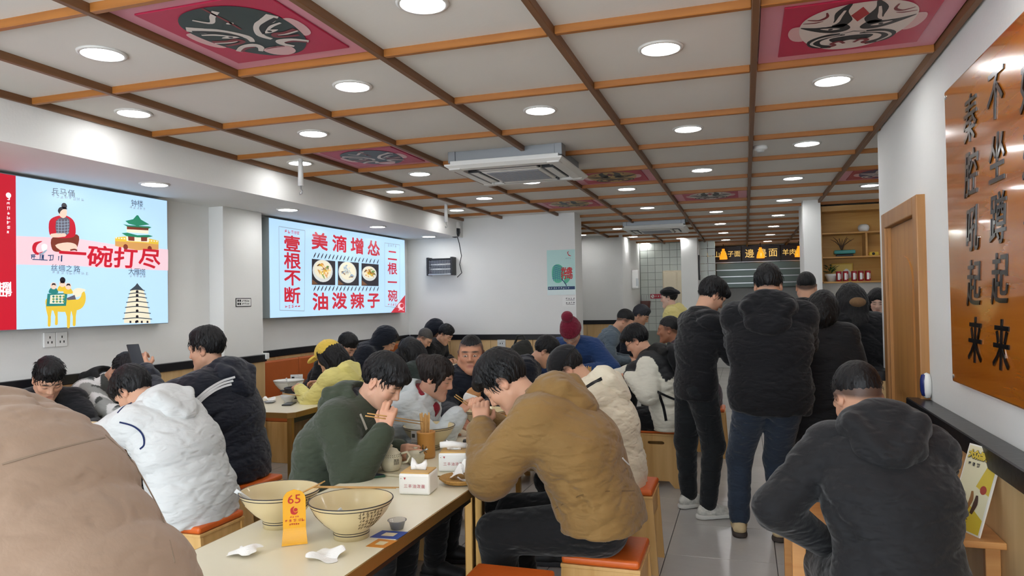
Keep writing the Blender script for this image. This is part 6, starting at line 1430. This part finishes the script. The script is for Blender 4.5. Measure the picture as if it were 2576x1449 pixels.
F=Flat(frame_xyz((0,-.0014,0),(1,0,0),(0,0,1))); F.rect(-.045,-.02,.11,.13,ink,1)
for k in range(5): F.scribble(-.044,.095-k*.018,.009,9,ink,1,seed=30+k,wd=.1)
F.build('print',t,False)
t=empty('small_bowl',(-3.60,5.10,.75),0,'small white rice bowl with chopsticks across it on the left wall table','bowl'); lathe('bowl_wall',[(0,.006),(.025,.006),(.026,0),(.03,0),(.03,.008),(.055,.035),(.062,.058),(.06,.06),(.052,.036),(.028,.014),(0,.012)],M['white'],t,36); lathe('foot',[(.026,0),(.031,.0),(.031,.009)],M['white'],t,30)
pair((-3.66,5.12,.815),(-3.46,5.05,.813),'thin chopstick across the small white bowl on the left wall table',(.002,.006,0))
held_box('phone','dark phone lying on the left wall table corner','phone',V3(-3.50,4.97,.756),((.9,.3,0),(-.3,.9,0),(0,0,1)),(.075,.155,.009),M['dark'],scr); held_box('phone','dark green-edged phone lying beside the teapot on the foreground table','phone',V3(-1.672,2.965,.756),((.75,.66,0),(-.66,.75,0),(0,0,1)),(.15,.075,.010),mat('phone_green','1C4A36',.3),scr)
tissue(-3.80,5.12,.75,.05,'crumpled tissue beside the small white bowl',41,.07); t=empty('sauce_dish',(-3.72,5.02,.75),0,'small glass dish on the left wall table','dish'); lathe('dish',[(0,.003),(.035,.003),(.05,.014),(.048,.015),(.034,.006),(0,.005)],clear,t,28); lathe('foot_ring',[(.028,0),(.032,0),(.032,.004)],clear,t,24)
yq=on_z(1212,1090,.7495); t=empty('number_card',(-1.33,4.0,.7495),camdir(-1.33,4.0)+math.pi/2,'yellow number card standing by the far noodle bowl','number card'); pydata('card',[tuple(q) for q in vs] if False else [(x_*.8,y_,z_*.75) for x_,y_,z_ in ((-W_,0,0),(W_,0,0),(W_,.003,0),(-W_,.003,0),(-W_,0,.15),(W_,0,.15),(W_,.003,.15),(-W_,.003,.15),(-W_*.6,0,.18),(W_*.6,0,.18),(W_*.6,.003,.18),(-W_*.6,.003,.18))],[(0,1,5,4),(3,7,6,2),(4,5,9,8),(7,11,10,6),(1,2,6,5),(0,4,7,3),(5,6,10,9),(4,8,11,7),(8,9,10,11),(0,3,2,1)],yp,t)
tissue(-1.42,6.25,.75,.07,'white tissue lying by the bamboo cup on the middle table',44,.06); tissue(-1.22,6.45,.75,.06,'crumpled white tissue in front of the backpack wearer',45,.07)
# chopsticks in hands
i=PP['green']; wq=i['RZ']@i['W'][1]+i['loc']
a=on_x(922,1043,-1.62); b=on_x(1062,1064,-1.50); pair(tuple(a),tuple(b),'bamboo chopstick in the hand of the man in the green coat',(.003,.004,.005))
a=on_x(1145,995,-1.56); b=on_x(1192,1028,-1.50); pair(tuple(a),tuple(b),'bamboo chopstick in the hand of the woman in pale grey',(.003,.004,.004))
# noodles hanging into the bowls, wrapped bread
nd=mat('noodle','D9C08A',.4); i=PP['brown']; mo=i['RZ']@i['T']((0,.095,-.065))+i['loc']; v=[];f=[]
for k in range(9):
    q=mo+V3(-.01+.004*k,-.02+.006*k,-.004); tube_vf([q,q+V3(-.02,.0,-.05),q+V3(-.035+.004*k,.01,-.12),V3(-1.33+.008*k,3.40+.01*k,.80)],[.0035,.004,.004,.004],5,v,f)
bowl(-1.33,3.40,.7495,'cream bowl under the face of the man in the brown coat',0,.9,poem=False) if False else None
t=empty('wrapped_bread',tuple(on_y(1190,995,4.42)),0,'flatbread in white paper held over the far noodle bowl','food'); S=SDF(.005); S.ell((0,0,0),V3(.05,.022,.06),rotm(20,0,25),.01); V,Q=S.mesh(folds(3,(60,90)),.004); link('bread',npmesh('bread',V,Q),mat('bread_tan','C08A58',.7,bump=(50,.4)),t); S=SDF(.005); S.ell((-.012,-.004,-.02),V3(.052,.028,.055),rotm(20,0,25),.01); S.half((0,0,.01),V3(.3,0,1),.004); V,Q=S.mesh(folds(4,(60,90)),.005); link('paper',npmesh('paper',V,Q),tis,t)
# bag on the bench, bag beside the navy diner
def bag(name,label,p,r,m_,seed,cat='bag'):
    S=SDF(.012); S.ell(p,V3(*r),rotm(20,0,5),.03); S.ell(V3(*p)+V3(r[0]*.4,0,r[2]*.4),V3(r[0]*.5,r[1]*.7,r[2]*.7),None,.04); V,Q=S.mesh(folds(seed,(26,40)),.01); V=V-V3(*p)
    o=link(name,npmesh(name,V,Q),m_); o.location=tuple(p); tag(o,label,cat)
    h_=tube('strap',[(-r[0]*.5,0,r[2]*.7),(-r[0]*.2,0,r[2]*1.25),(r[0]*.2,0,r[2]*1.3),(r[0]*.5,0,r[2]*.9)],.012,m_,o,8); return o
bag('dark_bag','dark cloth bag lying on the orange wall bench behind the black pot',(-4.30,6.62,.64),(.17,.26,.18),M['navy'],51); bag('shoulder_bag','dark bag with strap hanging behind the navy diner',(-2.12,6.8,.95),(.14,.10,.20),fabric('bagolive','2C2C28'),52)
t=empty('bag_stool',(-2.12,6.8,0),0,'dark wooden stool under the shoulder bag behind the navy diner','stool'); box('seat',(-.2,.2,-.2,.2,.70,.74),sw2,t,.005); 
for sx in (-1,1):
    for sy in (-1,1): box('leg',(sx*.17-.02,sx*.17+.02,sy*.17-.02,sy*.17+.02,0,.70),sw2,t,.003)
# socket on the back wall
t=empty('wall_socket',(-3.25,YB,.9),0,'white power socket on the wooden panel of the back wall','wall socket'); box('cover_plate',(-.06,.06,-.034,-.02,.0,.12),M['white'],t,.004); box('slot',(-.02,-.01,-.0355,-.034,.05,.07),M['dark'],t); box('slot',(.01,.02,-.0355,-.034,.05,.07),M['dark'],t)

bowl(.36,3.35,.675,'cream noodle bowl on the wall counter in front of the man in black',0,.9,poem=False)
